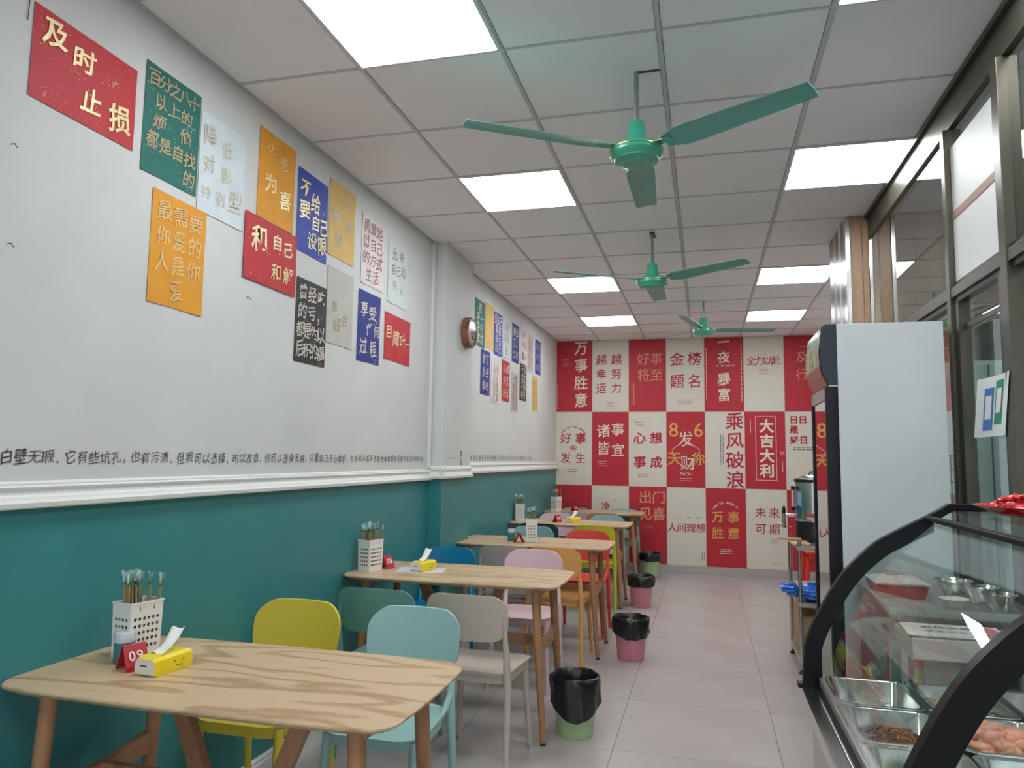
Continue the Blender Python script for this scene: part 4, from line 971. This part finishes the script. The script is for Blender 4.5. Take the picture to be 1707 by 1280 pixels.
tag(obj('ceiling_slot', bx(-.36, -.325, 5.06, 5.20, H-.0015, H+.004), slot), 'dark opening in the ceiling tile at the rod of the middle fan', 'ceiling cut')

# ================================================================== RIGHT-HAND SIDE
# ------------------------------------------------------------------ drinks fridge
wh_ = mat('fridge_white', (206, 211, 210), .35, spec=.4); blk_ = mat('fridge_black', (22, 23, 26), .45, spec=.25)
fr = thing('drinks_fridge', 'tall white display fridge with black glass door and curved printed header', 'fridge', (0, 0, 0))
FX0, FX1, FY0, FY1, FZ = .541, .945, 3.3, 3.74, CZ+.582
bm = bmesh.new()
box(bm, FX0, FX1, FY0, FY0+.03, .08, FZ, bev=.003); box(bm, FX0, FX1, FY1-.03, FY1, .08, FZ, bev=.003)
box(bm, FX1-.03, FX1, FY0+.03, FY1-.03, .08, FZ); box(bm, FX0, FX1-.03, FY0+.03, FY1-.03, 1.76, FZ-.001); box(bm, FX0, FX1-.03, FY0+.03, FY1-.03, .08, .30)
obj('cabinet', bm, wh_, fr)
obj('lining', bx(FX1-.036, FX1-.03, FY0+.03, FY1-.03, .30, 1.76), mat('fridge_lining', (58, 60, 62), .5), fr)
for z in (.6, .9, 1.2, 1.5):
    bm = bmesh.new()
    for k in range(12): tube(bm, [(FX0+.03, FY0+.045+.032*k, z), (FX1-.04, FY0+.045+.032*k, z)], .002, 4)
    tube(bm, [(FX0+.03, FY0+.035, z), (FX0+.03, FY1-.035, z)], .003, 4); s_o = obj('shelf', bm, steel, fr)
for y in (FY0+.04, FY1-.04):
    for x in (FX0+.05, FX1-.05):
        bm = bmesh.new(); lathe(bm, [(.018, 0), (.02, .08)], 12, x, y); obj('foot', bm, blk_, fr, True)
bm = bmesh.new(); dz0, dz1 = .30, CZ+.318
box(bm, .492, FX0-.002, FY0, FY0+.032, dz0, dz1, bev=.004); box(bm, .492, FX0-.002, FY1-.032, FY1, dz0, dz1, bev=.004)
box(bm, .495, FX0-.004, FY0+.03, FY1-.03, dz0, dz0+.06); box(bm, .495, FX0-.004, FY0+.03, FY1-.03, dz1-.05, dz1)
dr = obj('door', bm, blk_, fr, True, 30)
obj('door_glass', bx(.499, .505, FY0+.03, FY1-.03, dz0+.055, dz1-.045), glass_mat('fridge_glass', (150, 160, 165), 0, .22), dr)
obj('top_trim', bx(.492, .498, FY0+.032, FY1-.032, dz1-.055, dz1-.004), mat('trim_silver', (180, 182, 182), .3, metal=.6), dr)
bm = bmesh.new(); lathe(bm, [(.012, 0), (.012, .004)], 14); put(bm, Matrix.Translation((.488, FY1-.05, dz1-.03)) @ Matrix.Rotation(PI/2, 4, 'Y')); obj('lock', bm, MATS['trim_silver'], dr)
hp = [(.500, .582), (.486, .572), (.478, .52), (.473, .46), (.475, .41), (.483, .37), (.506, .322)]
bm = bmesh.new(); P_ = [(x, CZ+z) for x, z in hp]+[(FX0-.001, CZ+.322), (FX0-.001, CZ+.582)]
prism(bm, P_, FY0, FY1, 'y'); hd = obj('header', bm, mat('header_navy', (24, 32, 44), .3), fr, True, 25)
def sign_strip(i0, i1, m_, name):
    bm = bmesh.new(); rows_ = []
    for x, z in hp[i0:i1+1]: rows_.append([bm.verts.new((x-.0025, y, CZ+z)) for y in (FY0+.012, FY1-.012)])
    for k in range(len(rows_)-1): bm.faces.new((rows_[k][0], rows_[k][1], rows_[k+1][1], rows_[k+1][0]))
    obj(name, bm, m_, hd, True, 60)
sgn = mat('header_print', (150, 170, 150), .25, noise=.35, nscale=14)
sign_strip(0, 2, mat('header_green', (110, 160, 136), .25, noise=.3, nscale=12), 'green_print'); sign_strip(2, 4, mat('header_pale', (178, 180, 166), .25, noise=.3, nscale=25), 'pale_print'); sign_strip(4, 6, mat('header_red', (140, 62, 58), .25, noise=.2, nscale=10), 'red_print')
bm = bmesh.new()
for k, y in enumerate((3.40, 3.45, 3.50, 3.55, 3.60)): box(bm, .4695, .4705, y, y+.022, CZ+.42+.01*(k % 2), CZ+.50-.01*(k % 3))
obj('printed_shapes', bm, mat('header_cream', (214, 206, 160), .4), hd)['kind'] = 'stuff'
obj('chrome_line', bx(.505, FX0, FY0-.0015, FY0+.001, CZ+.317, CZ+.322), MATS['trim_silver'], hd)
bm = bmesh.new(); bmesh.ops.create_icosphere(bm, subdivisions=1, radius=.003); bmesh.ops.translate(bm, vec=(.515, FY0, CZ+.50), verts=bm.verts); obj('screw', bm, steel, hd)

# ------------------------------------------------------------------ steel rack with boiler
rk = thing('steel_rack', 'slim stainless steel rack carrying the water boiler beyond the fridge', 'rack', (0, 0, 0))
RX0, RX1, RY0, RY1 = .608, .872, 5.47, 6.06
for x in (RX0+.013, RX1-.013):
    for y in (RY0+.013, RY1-.013):
        bm = bmesh.new(); tube(bm, [(x, y, .03), (x, y, .885)], .0125, 12); lg = obj('post', bm, steel, rk, True, 50)
        bm = bmesh.new(); lathe(bm, [(.02, 0), (.02, .012), (.008, .018), (.008, .035)], 12, x, y); obj('foot', bm, mat('rubber', (40, 30, 28), .6), lg, True, 40)
for z, nm in ((.852, 'top_shelf'), (.47, 'middle_shelf'), (.10, 'bottom_shelf')):
    bm = bmesh.new(); box(bm, RX0, RX1, RY0, RY1, z-.028, z, bev=.003); obj(nm, bm, mat('shelf_steel', (200, 198, 192), .35, metal=.85), rk)
bo = thing('water_boiler', 'stainless steel water boiler with black base and sight gauge on the rack', 'water boiler', (.775, 5.87, .853))
bm = bmesh.new(); lathe(bm, [(.118, .0), (.124, .012), (.131, .02), (.131, .145)], 40); obj('base', bm, mat('boiler_black', (24, 24, 25), .35), bo, True, 40)
bm = bmesh.new(); lathe(bm, [(.132, .145), (.132, .152), (.129, .155), (.129, .43)], 40, cap0=False, cap1=False); tk = obj('tank', bm, steel, bo, True, 40)
bm = bmesh.new(); lathe(bm, [(.129, .428), (.137, .432), (.138, .448), (.130, .455), (.10, .458), (.001, .459)], 40, cap0=False, cap1=False); ld = obj('lid_rim', bm, MATS['boiler_black'], bo, True, 40)
bm = bmesh.new(); lathe(bm, [(.10, .458), (.085, .475), (.03, .484), (.001, .485)], 32, cap0=False, cap1=False); obj('lid', bm, steel2, ld, True, 50)
bm = bmesh.new(); tube(bm, [(-.03, 0, .482), (-.02, 0, .505), (.02, 0, .505), (.03, 0, .482)], .007, 8); obj('lid_handle', bm, MATS['boiler_black'], ld, True)
bm = bmesh.new(); prism(bm, [(.02, .43), (.075, .43), (.075, .35), (.06, .34), (.05, .385), (.025, .40)], -.147, -.125, 'y'); obj('carry_handle', bm, MATS['boiler_black'], bo)
bm = bmesh.new(); tube(bm, [(-.150, -.03, .235), (-.150, -.03, .38)], .009, 10); ga = obj('sight_glass', bm, mat('gauge', (196, 200, 204), .2), bo, True)
for z in (.235, .385):
    bm = bmesh.new(); tube(bm, [(-.150, -.03, z-.014), (-.150, -.03, z+.014)], .013, 10); tube(bm, [(-.15, -.03, z), (-.125, -.02, z)], .008, 8); obj('gauge_cap', bm, MATS['boiler_black'], ga, True, 40)
bm = bmesh.new(); tube(bm, [(-.128, -.01, .185), (-.215, -.02, .185)], .011, 10); tube(bm, [(-.215, -.02, .195), (-.215, -.02, .09)], [.014, .012], 12); tp = obj('tap', bm, steel2, bo, True, 40)
bm = bmesh.new(); tube(bm, [(-.215, -.02, .195), (-.215, -.02, .215), (-.213, -.02, .25)], [.012, .015, .008], 10); obj('tap_lever', bm, MATS['boiler_black'], tp, True, 40)
def onarc(a0, a1, z0, z1, m_, name, r_=.1298):
    bm = bmesh.new(); n = 8; lo = [bm.verts.new((r_*math.cos(math.radians(a0+(a1-a0)*k/n)), r_*math.sin(math.radians(a0+(a1-a0)*k/n)), z0)) for k in range(n+1)]
    hi = [bm.verts.new((v.co.x, v.co.y, z1)) for v in lo]
    for k in range(n): bm.faces.new((lo[k], lo[k+1], hi[k+1], hi[k]))
    obj(name, bm, m_, tk, True)
onarc(238, 268, .165, .20, mat('label_white', (220, 206, 200), .5), 'label'); onarc(238, 268, .178, .206, mat('label_red', (200, 70, 66), .5), 'label_band', .1301)
onarc(200, 222, .255, .36, mat('sticker_blue', (120, 178, 210), .4, noise=.25, nscale=30), 'sticker'); onarc(196, 218, .17, .26, mat('sticker_deep', (44, 96, 130), .4), 'sticker', .1302)
for z in (.06, .085, .11):
    bm = bmesh.new(); tube(bm, [(-.02, -.1315, z), (-.02, -.133, z)], .006, 8); obj('button', bm, mat('button_grey', (120, 122, 124), .4), bo)
o = obj('cutting_board', bx(RX0-.03, RX0+.09, 5.50, 5.74, .853, .868, bev=.003), wood_mat('board_wood', (214, 178, 138), (190, 150, 110), 5, 'Y', .5)); tag(o, 'small wooden board on the top shelf of the rack under the boiler tap', 'cutting board')
for (p, q, lab) in (((.66, 5.72, .875), (.50, 5.66, .885), 'wooden handle sticking out over the left edge of the rack'), ((.62, 5.92, .945), (.50, 5.86, .965), 'thin wooden stick pointing left above the rack')):
    bm = bmesh.new(); tube(bm, [p, q], [.011, .009] if q[2] < .93 else [.006, .005], 10); tag(obj('wooden_handle', bm, stk, None, True), lab, 'utensil')
# blue bag over the middle shelf
bm = bmesh.new(); rd = random.Random(4); bmesh.ops.create_icosphere(bm, subdivisions=4, radius=1)
for v in bm.verts:
    c_ = v.co; s = 1+.10*math.sin(6*c_.x+2*c_.z)*math.cos(5*c_.y)+.06*math.sin(15*c_.z+4*c_.y)
    pinch = 1-.45*math.exp(-((c_.x+.35)/.16)**2)
    v.co = Vector((c_.x*.20*s, c_.y*.12*s*pinch, c_.z*.062*s*pinch+(.018 if c_.x < -.5 else 0)))
    v.co.z = max(v.co.z, -.052)
bag = obj('blue_bag', bm, mat('blue_plastic', (20, 112, 214), .22, spec=.7, bump=.5, bscale=28, coat=.3), None, True, 60, loc=(.705, 5.62, .525))
tag(bag, 'bright blue plastic bag bulging out over the middle shelf of the rack', 'bag')
crd = mat('cardboard', (176, 142, 108), .8, noise=.06, nscale=8)
def carton(x0, x1, y0, y1, z0, z1, lab):
    t = thing('cardboard_box', lab, 'box', ((x0+x1)/2, (y0+y1)/2, z0)); w_, d_, h_ = x1-x0, y1-y0, z1-z0
    obj('carton', bx(-w_/2, w_/2, -d_/2, d_/2, 0, h_, bev=.003), crd, t)
    obj('tape', bx(-.025, .025, -d_/2-.0008, d_/2, h_*.55, h_+.0008), mat('tape', (200, 176, 140), .35), t)
    obj('flap', bx(-w_/2, -.002, -d_/2, d_/2, h_, h_+.004), crd, t)
carton(.635, .86, 5.52, 5.98, .10, .37, 'brown cardboard box on the bottom shelf of the rack')
carton(.70, 1.02, 6.55, 6.95, 0, .40, 'open cardboard box on the floor behind the rack')
bm = bmesh.new()
for k in range(6): box(bm, 0, .16, 0, .25, .055*k, .055*k+.02)
for x in (0, .15):
    for y in (0, .24): box(bm, x, x+.012, y, y+.012, 0, .33)
tag(obj('plastic_crate', bm, wpl, loc=(.93, 6.2, .28)), 'white slatted plastic tray behind the rack', 'crate')
st_ = obj('crate_stand', bx(0, .19, 0, .27, 0, .28), crd, loc=(.92, 6.19, 0)); tag(st_, 'cardboard carton under the white slatted tray', 'box')
rs = thing('red_stool', 'red plastic stool upside down behind the rack, seen between its posts', 'stool', (1.02, 7.3, 0))
redp = mat('red_plastic', (226, 62, 44), .35)
obj('seat', bx(-.16, .16, -.16, .16, .60, .63, bev=.01), redp, rs)
for sx in (-1, 1):
    for sy in (-1, 1):
        bm = bmesh.new(); tube(bm, [(sx*.13, sy*.13, .61), (sx*.19, sy*.19, 0)], [.022, .018], 8); obj('leg', bm, redp, rs, True)
obj('brace', bx(-.17, .17, -.012, .012, .30, .34), redp, rs)
rs['label'] = 'red plastic stool behind the rack, seen between its posts'
bm = bmesh.new(); tube(bm, [(.64, 5.60, .83), (.70, 5.5, .74), (.80, 5.49, .72), (.87, 5.52, .725)], .003, 6); tag(obj('power_cord', bm, MATS['boiler_black'], None, True), 'black power cord hanging below the top shelf of the rack', 'cord')

# ------------------------------------------------------------------ curved glass display case
YF, YN = 2.70, 1.50
out_ = [(.306, -.732), (.317, -.603), (.365, -.487), (.434, -.371), (.524, -.275), (.604, -.222), (.702, -.168)]
def smooth(ps, k=6):
    r = []; P_ = [ps[0]]+list(ps)+[ps[-1]]
    for i in range(1, len(P_)-2):
        for j in range(k):
            t = j/k; a, b, c_, d = [Vector(P_[i+q]) for q in (-1, 0, 1, 2)]
            r.append(tuple(.5*((2*b)+(-a+c_)*t+(2*a-5*b+4*c_-d)*t*t+(-a+3*b-3*c_+d)*t**3)))
    return r+[tuple(ps[-1])]
cv = smooth([(x, z+CZ) for x, z in out_])
XB = 1.14; zt = CZ-.128
dc = thing('display_case', 'curved glass deli case with black arched frames on a steel base at the lower right', 'display case', (0, 0, 0))
bkf = mat('case_black', (12, 12, 15), .38, spec=.25)
def inward(ps, d):
    r = []
    for i in range(len(ps)):
        a = Vector(ps[max(0, i-1)]); b = Vector(ps[min(len(ps)-1, i+1)]); t = (b-a).normalized(); r.append((ps[i][0]+t.y*d, ps[i][1]-t.x*d))
    return r
topo = [(.767, zt), (XB, zt)]
for y, wd, lab in ((YF, .052, 'arch_frame'), (YN, .060, 'arch_frame')):
    o_ = cv+topo; i_ = inward(cv, wd)[:-1]+[(.715, zt-.062), (.775, zt-.022), (XB, zt-.022)]
    bm = bmesh.new(); n = len(o_); m_ = len(i_)
    # strip of quads
    y0_, y1_ = y-.016, y+.016
    if len(i_) != len(o_): i_ = i_[:len(o_)-0] if m_ > n else i_+[i_[-1]]*(n-m_)
    A_ = [[bm.verts.new((p[0], yy, p[1])) for p in o_] for yy in (y0_, y1_)]; B_ = [[bm.verts.new((p[0], yy, p[1])) for p in i_] for yy in (y0_, y1_)]
    for k in range(n-1):
        for q in ((A_[0][k], A_[0][k+1], B_[0][k+1], B_[0][k]), (A_[1][k+1], A_[1][k], B_[1][k], B_[1][k+1]), (A_[0][k+1], A_[0][k], A_[1][k], A_[1][k+1]), (B_[0][k], B_[0][k+1], B_[1][k+1], B_[1][k])): 
            try: bm.faces.new(q)
            except ValueError: pass
    bm.faces.new((A_[0][0], B_[0][0], B_[1][0], A_[1][0])); bm.faces.new((A_[0][-1], A_[1][-1], B_[1][-1], B_[0][-1]))
    ar = obj('arch_frame', bm, bkf, dc, True, 40)
    obj('arch_foot', bx(.290, .372, y-.022, y+.022, CZ-.745, CZ-.729, bev=.004), bkf, ar)
cg = glass_mat('case_glass', (246, 250, 248), 0, .012, 1.42, .36)
gi = [inward(cv, .047-.034*(k/(len(cv)-1))**3)[k] for k in range(len(cv))]; bm = bmesh.new()
a = [[bm.verts.new((p[0], yy, p[1])) for p in gi] for yy in (YN+.016, YF-.016)]
b = [[bm.verts.new((p[0], yy, p[1])) for p in inward(gi, .005)] for yy in (YN+.016, YF-.016)]
for k in range(len(gi)-1):
    bm.faces.new((a[0][k], a[0][k+1], a[1][k+1], a[1][k])); bm.faces.new((b[0][k+1], b[0][k], b[1][k], b[1][k+1]))
obj('curved_glass', bm, cg, dc, True, 80)
zs = cv[-1][1]
bm = bmesh.new(); box(bm, .690, .722, YN+.016, YF-.016, zs-.016, zs-.001, bev=.003); obj('seam_bar', bm, bkf, dc)
obj('top_glass', bx(.722, XB-.02, YN+.016, YF-.016, zt-.022, zt-.016), cg, dc)
obj('rear_bar', bx(XB-.03, XB, YN+.016, YF-.016, zt-.03, zt), bkf, dc)
# end panes follow the arch
for y in (YN, YF):
    bm = bmesh.new(); ii = inward(cv, .05); pts = ii+[(.775, zt-.024), (XB-.03, zt-.024), (XB-.03, CZ-.70), (ii[0][0], CZ-.70)]
    prism(bm, pts, y-.002, y+.002, 'y'); obj('end_pane', bm, cg, dc)
for y in (YN, YF): obj('rear_post', bx(XB-.03, XB, y-.016, y+.016, CZ-.74, zt-.022), bkf, dc)
# body
bst = mat('body_steel', (196, 194, 188), .32, metal=.8, bump=.02, bscale=60)
obj('base_body', bx(.335, XB, YN-.02, YF+.01, .08, CZ-.76, bev=.004), bst, dc)
bm = bmesh.new(); prism(bm, [(.300, CZ-.742), (.34, CZ-.742), (.352, CZ-.735), (.354, CZ-.775), (.330, CZ-.80), (.306, CZ-.80)], YN-.03, YF+.02, 'y'); obj('front_sill', bm, steel2, dc, True, 30)
obj('sill_groove', bx(.340, .356, YN+.02, YF-.02, CZ-.736, CZ-.728), bkf, dc)
obj('plinth', bx(.37, XB-.03, YN, YF, 0, .08), bkf, dc)
# deck frame round the pans
dk = mat('speckled_deck', (150, 140, 138), .6, noise=.5, nscale=160, bump=.2, bscale=200)
ZD = CZ-.695
obj('deck', bx(.356, XB-.03, YN+.02, YF-.018, CZ-.79, ZD-.095), dk, dc)
obj('front_ledge', bx(.356, .3625, YN+.02, YF-.018, ZD-.04, ZD-.012), dk, dc)

# gastronorm pans: things of their own resting on the deck
def make_pan(w_, d_, h_=.085):
    bm = bmesh.new(); lay = [(0, .004, 0), (0, .0, .0), (.012, 0, -.004), (.020, 0, -.02), (.028, 0, -h_+.012), (.038, 0, -h_)]
    lay = [(-.001, -.003), (0, 0), (.011, .0), (.014, -.005), (.024, -h_+.014), (.036, -h_)]
    rg = []
    for ins_, z in lay:
        ol = rrect(w_-2*ins_, d_-2*ins_, max(.012, .030-ins_*.3), 4); rg.append((ol, z))
    base = len(rg[0][0]); rr_ = []
    for ol, z in rg:
        if len(ol) != base:   # resample
            ol = [ol[int(i*len(ol)/base)] for i in range(base)]
        rr_.append([bm.verts.new((x, y, z)) for x, y in ol])
    for i in range(len(rr_)-1):
        for k in range(base): bm.faces.new((rr_[i][k], rr_[i][(k+1) % base], rr_[i+1][(k+1) % base], rr_[i+1][k]))
    bm.faces.new(rr_[-1])
    return mesh_from(bm, 'pan', steel2, True, 40)
pan_me = make_pan(.232, .285)
def heap(seed, w_, d_, h_, n, s0, s1, m_, kind='blob', base=-.07):
    rd = random.Random(seed); bm = bmesh.new()
    # a mound under the pieces
    g = [[bm.verts.new(((a/8-.5)*w_, (b/8-.5)*d_, base+h_*.8*max(0, 1-((a/8-.5)*2)**4)*max(0, 1-((b/8-.5)*2)**4)*rd.uniform(.75, 1))) for b in range(9)] for a in range(9)]
    for a in range(8):
        for b in range(8): bm.faces.new((g[a][b], g[a+1][b], g[a+1][b+1], g[a][b+1]))
    for k in range(n):
        x, y = rd.uniform(-.45, .45)*w_, rd.uniform(-.45, .45)*d_; z = base+h_*max(0, 1-(2*x/w_)**4)*max(0, 1-(2*y/d_)**4)
        bb_ = bmesh.new()
        if kind == 'blob':
            bmesh.ops.create_icosphere(bb_, subdivisions=2 if s1 > .02 else 1, radius=rd.uniform(s0, s1)); q = [rd.uniform(.6, 1.2) for _ in range(3)]; ph = rd.uniform(0, 6)
            for v in bb_.verts: v.co = Vector((v.co.x*q[0], v.co.y*q[1], v.co.z*q[2]*.6))*(1+.15*math.sin(v.co.x/s1*4+ph))
        elif kind == 'slice':
            L = rd.uniform(s0, s1); shell(bb_, rrect(L*1.5, L, L*.3, 3), lambda x, y, s: (x, y, .003+3*x*x), lambda x, y, s: (x, y, 3*x*x), rings=(1, .5))
        else:
            L = rd.uniform(s0, s1)*2; tube(bb_, [(-L, 0, 0), (-L*.3, L*.3, .004), (L*.4, -L*.2, .005), (L, L*.1, 0)], .0022, 5)
        bmesh.ops.rotate(bb_, matrix=Matrix.Rotation(rd.uniform(0, 6.28), 3, 'Z') @ Matrix.Rotation(rd.uniform(-.5, .5), 3, 'X'), verts=bb_.verts)
        bmesh.ops.translate(bb_, vec=(x, y, z), verts=bb_.verts); me = bpy.data.meshes.new('t'); bb_.to_mesh(me); bb_.free(); bm.from_mesh(me); bpy.data.meshes.remove(me)
    return bm
F_meat = mat('sliced_meat', (206, 186, 158), .45, noise=.2, nscale=25, sub=.1); F_mince = mat('dark_mince', (112, 60, 46), .4, noise=.5, nscale=60)
F_nood = mat('pale_noodles', (222, 206, 178), .4, noise=.08, nscale=30); F_pink = mat('pink_meat', (232, 152, 124), .35, noise=.25, nscale=22, sub=.15); F_mush = mat('mushrooms', (150, 130, 104), .5, noise=.3, nscale=20)
F_grn = mat('greens', (96, 140, 66), .5, noise=.4, nscale=20); F_tofu = mat('tofu', (216, 200, 168), .5, noise=.1, nscale=14)
px_ = [.480, .718, .956]; py_ = [2.505, 2.208, 1.912, 1.655]
pans = {(0, 0): ('steel food pan in the far left corner of the case holding pale sliced meat', F_meat, 'slice', 14, .012, .022, .035, 'pale sliced meat in the far left pan'),
 (0, 1): ('second steel food pan of the front row with dark brown mince', F_mince, 'blob', 160, .004, .009, .062, 'dark brown mince heaped in the second front pan'),
 (0, 2): ('third steel food pan of the front row, nearly empty with pink scraps', F_pink, 'blob', 16, .008, .014, .016, 'pink scraps in the third front pan'),
 (0, 3): ('nearest steel food pan of the front row, behind the near black arch', F_tofu, 'slice', 20, .014, .022, .03, 'pale slices in the nearest front pan'),
 (1, 0): ('steel food pan of pale noodles in the far row', F_nood, 'noodle', 150, .014, .03, .055, 'pale noodles filling the far middle pan'),
 (1, 1): ('steel food pan heaped with pink raw meat beside the near arch', F_pink, 'blob', 70, .018, .036, .085, 'big heap of pink raw meat beside the near arch'),
 (1, 2): ('steel food pan of pink meat low in the corner of the picture', F_pink, 'blob', 50, .015, .03, .05, 'lower heap of pink meat in the picture corner'),
 (1, 3): ('steel food pan in the nearest row, middle column', F_tofu, 'slice', 20, .014, .022, .04, 'pale slices in the nearest middle pan'),
 (2, 0): ('steel food pan in the far right corner of the case', F_mush, 'slice', 30, .012, .022, .04, 'brown mushrooms in the far right pan'),
 (2, 1): ('steel food pan of grey-brown mushrooms at the back behind the pink meat', F_mush, 'slice', 50, .014, .024, .06, 'grey-brown mushrooms behind the pink meat'),
 (2, 2): ('steel food pan of the back row with greens', F_grn, 'slice', 30, .012, .022, .05, 'chopped greens in the back row pan'),
 (2, 3): ('steel food pan at the back nearest the camera', F_meat, 'slice', 20, .012, .022, .04, 'sliced meat in the nearest back pan')}
for (i, j), (lab, fm, kd, n, s0, s1, hh, flab) in pans.items():
    if j == 3: continue
    z_ = CZ-.688+ (0 if i else 0)
    t = tag(obj('food_pan', pan_me, None, None, loc=(px_[i], py_[j], z_)), lab, 'food pan', 'steel food pans in the display case')
    fo = obj('food_portion', heap(i*7+j, .165, .215, hh, n, s0, s1, fm, kd, base=-.0805), fm, None, True, 60, loc=(px_[i], py_[j], z_)); tag(fo, flab, 'food', None, 'stuff')
# a green leaf with a white tip standing in the third pan
bm = bmesh.new(); shell(bm, rrect(.045, .10, .022, 5, taper=-.5), lambda x, y, s: (x, -.3*x*x*10, y), lambda x, y, s: (x, -.3*x*x*10+.0012, y), rings=(1, .6, .3))
tag(obj('leaf_garnish', bm, mat('leaf_green', (88, 160, 60), .4, noise=.3, nscale=25), None, True, loc=(.480, 1.905, CZ-.715)), 'small green leaf standing in the third front pan', 'garnish')

# price board on the raised box at the far end
rb = thing('steel_box', 'low steel box across the far end of the case, above the far pans', 'box', (0, 0, 0))
obj('casing', bx(.585, 1.10, 2.46, 2.672, CZ-.575, CZ-.512, bev=.004), bst, rb)
for x in (.61, 1.085): obj('support', bx(x-.008, x+.008, 2.655, 2.672, ZD-.095, CZ-.575), bst, rb)
pbd = thing('price_board', 'white price board with dark lettering and a pink square lying on the steel box', 'sign', (.735, 2.575, CZ-.508), math.radians(0))
bm = bmesh.new(); prism(bm, [(-.155, -.095), (.12, -.095), (.135, .085), (-.14, .085)], -.002, .002, 'z'); obj('board', bm, mat('board_white', (226, 226, 220), .3), pbd)
bm = letter_bm([(c_, -.075+.036*i, .028, .036, .006) for i, c_ in enumerate('麻辣烫菜')]+[(c_, -.08+.03*i, -.03, .024, 0) for i, c_ in enumerate('荤素自选')], hand=.2); bmesh.ops.translate(bm, vec=(0, 0, .0032), verts=bm.verts); obj('lettering', bm, INKK, pbd)
obj('pink_square', bx(.055, .118, -.085, .06, .002, .0035), mat('board_pink', (206, 110, 128), .4), pbd)
# counter beyond the case
ct = thing('steel_counter', 'steel worktop between the display case and the fridge, seen through the glass', 'counter', (0, 0, 0))
CTZ = CZ-.475
obj('worktop', bx(.585, 1.0, 2.745, 3.28, CTZ-.03, CTZ, bev=.003), mat('worktop_steel', (170, 172, 172), .35, metal=.6), ct)
for x in (.60, .98):
    for y in (2.76, 3.26): obj('leg', bx(x-.012, x+.012, y-.012, y+.012, 0, CTZ-.03), bst, ct)
obj('lower_shelf', bx(.595, .985, 2.755, 3.265, .46, .48), bst, ct)
tr = thing('serving_tray', 'dull red lidded tray on the left end of the steel worktop', 'tray', (.672, 3.02, CTZ))
bm = bmesh.new(); prism(bm, [(-.07, 0), (.07, 0), (.085, .045), (-.085, .045)], -.10, .10, 'y'); obj('body', bm, mat('tray_red', (168, 84, 84), .35), tr)
obj('lid', bx(-.09, .09, -.105, .105, .045, .052, bev=.002), mat('lid_clear', (206, 204, 196), .2), tr)
for xx in (-.045, .045):
    bm = bmesh.new(); shell(bm, rrect(.075, .16, .02, 4), lambda x, y, s: (x, y, .052+.016*(1-s**3)), lambda x, y, s: (x, y, .052), rings=(1, .9, .5)); put(bm, Matrix.Translation((xx, 0, 0))); obj('lid_dome', bm, MATS['lid_clear'], tr, True)
def bowl(x, y, r_, h_, lab, m_=None):
    bm = bmesh.new(); lathe(bm, [(.001, .001), (r_*.55, 0), (r_*.92, h_*.85), (r_, h_), (r_*1.04, h_), (r_*1.03, h_-.002), (r_*.9, h_*.8), (r_*.52, .003), (.001, .004)], 28, cap0=False, cap1=False)
    tag(obj('metal_bowl', bm, m_ or steel2, None, True, 50, loc=(x, y, CTZ)), lab, 'bowl', 'bowls on the steel worktop')
bowl(.885, 3.10, .065, .05, 'steel bowl farthest along the worktop behind the case'); bowl(.92, 2.93, .06, .055, 'middle steel bowl on the worktop behind the case')
bowl(.93, 2.79, .052, .055, 'steel bowl nearest the partition end of the worktop', ); bowl(.80, 2.80, .045, .03, 'small pale bowl at the near edge of the worktop', mat('pale_bowl', (220, 216, 206), .3))
# bottles and greens on the lower shelf, dim behind the glass
for k, (x, y, c_, lab) in enumerate(((.66, 2.84, (50, 120, 90), 'dark green bottle under the steel worktop'), (.72, 2.95, (196, 180, 60), 'yellow bottle under the steel worktop'), (.65, 3.05, (170, 60, 50), 'red bottle under the steel worktop'), (.78, 2.86, (80, 150, 80), 'leaf green bottle under the steel worktop'))):
    t = thing('sauce_bottle', lab, 'bottle', (x, y, .48), group='bottles under the worktop')
    bm = bmesh.new(); lathe(bm, [(.034, 0), (.036, .01), (.036, .15), (.014, .20), (.013, .235)], 20); obj('bottle', bm, mat('bottle_%d' % k, c_, .25), t, True, 40)
    bm = bmesh.new(); lathe(bm, [(.016, .235), (.016, .26)], 14); obj('cap', bm, MATS['label_red'], t, True, 40)
# red plate on top
rp = mat('red_melamine', (186, 24, 34), .25, coat=.3)
pt = thing('red_plate', 'red plate piled with glossy red food on top of the display case', 'plate', (.885, 2.40, zt-.0155))
bm = bmesh.new(); lathe(bm, [(.001, .004), (.07, .004), (.10, .018), (.135, .030), (.137, .028), (.10, .012), (.065, 0), (.001, 0)], 40, cap0=False, cap1=False); obj('plate', bm, rp, pt, True, 50)
fo = obj('food_portion', heap(77, .17, .17, .045, 90, .008, .018, rp, base=.008), mat('red_food', (206, 44, 48), .25, noise=.25, nscale=30, coat=.4), None, True, 60, loc=(.885, 2.40, zt-.0155)); tag(fo, 'glossy red pieces piled on the red plate', 'food', None, 'stuff')
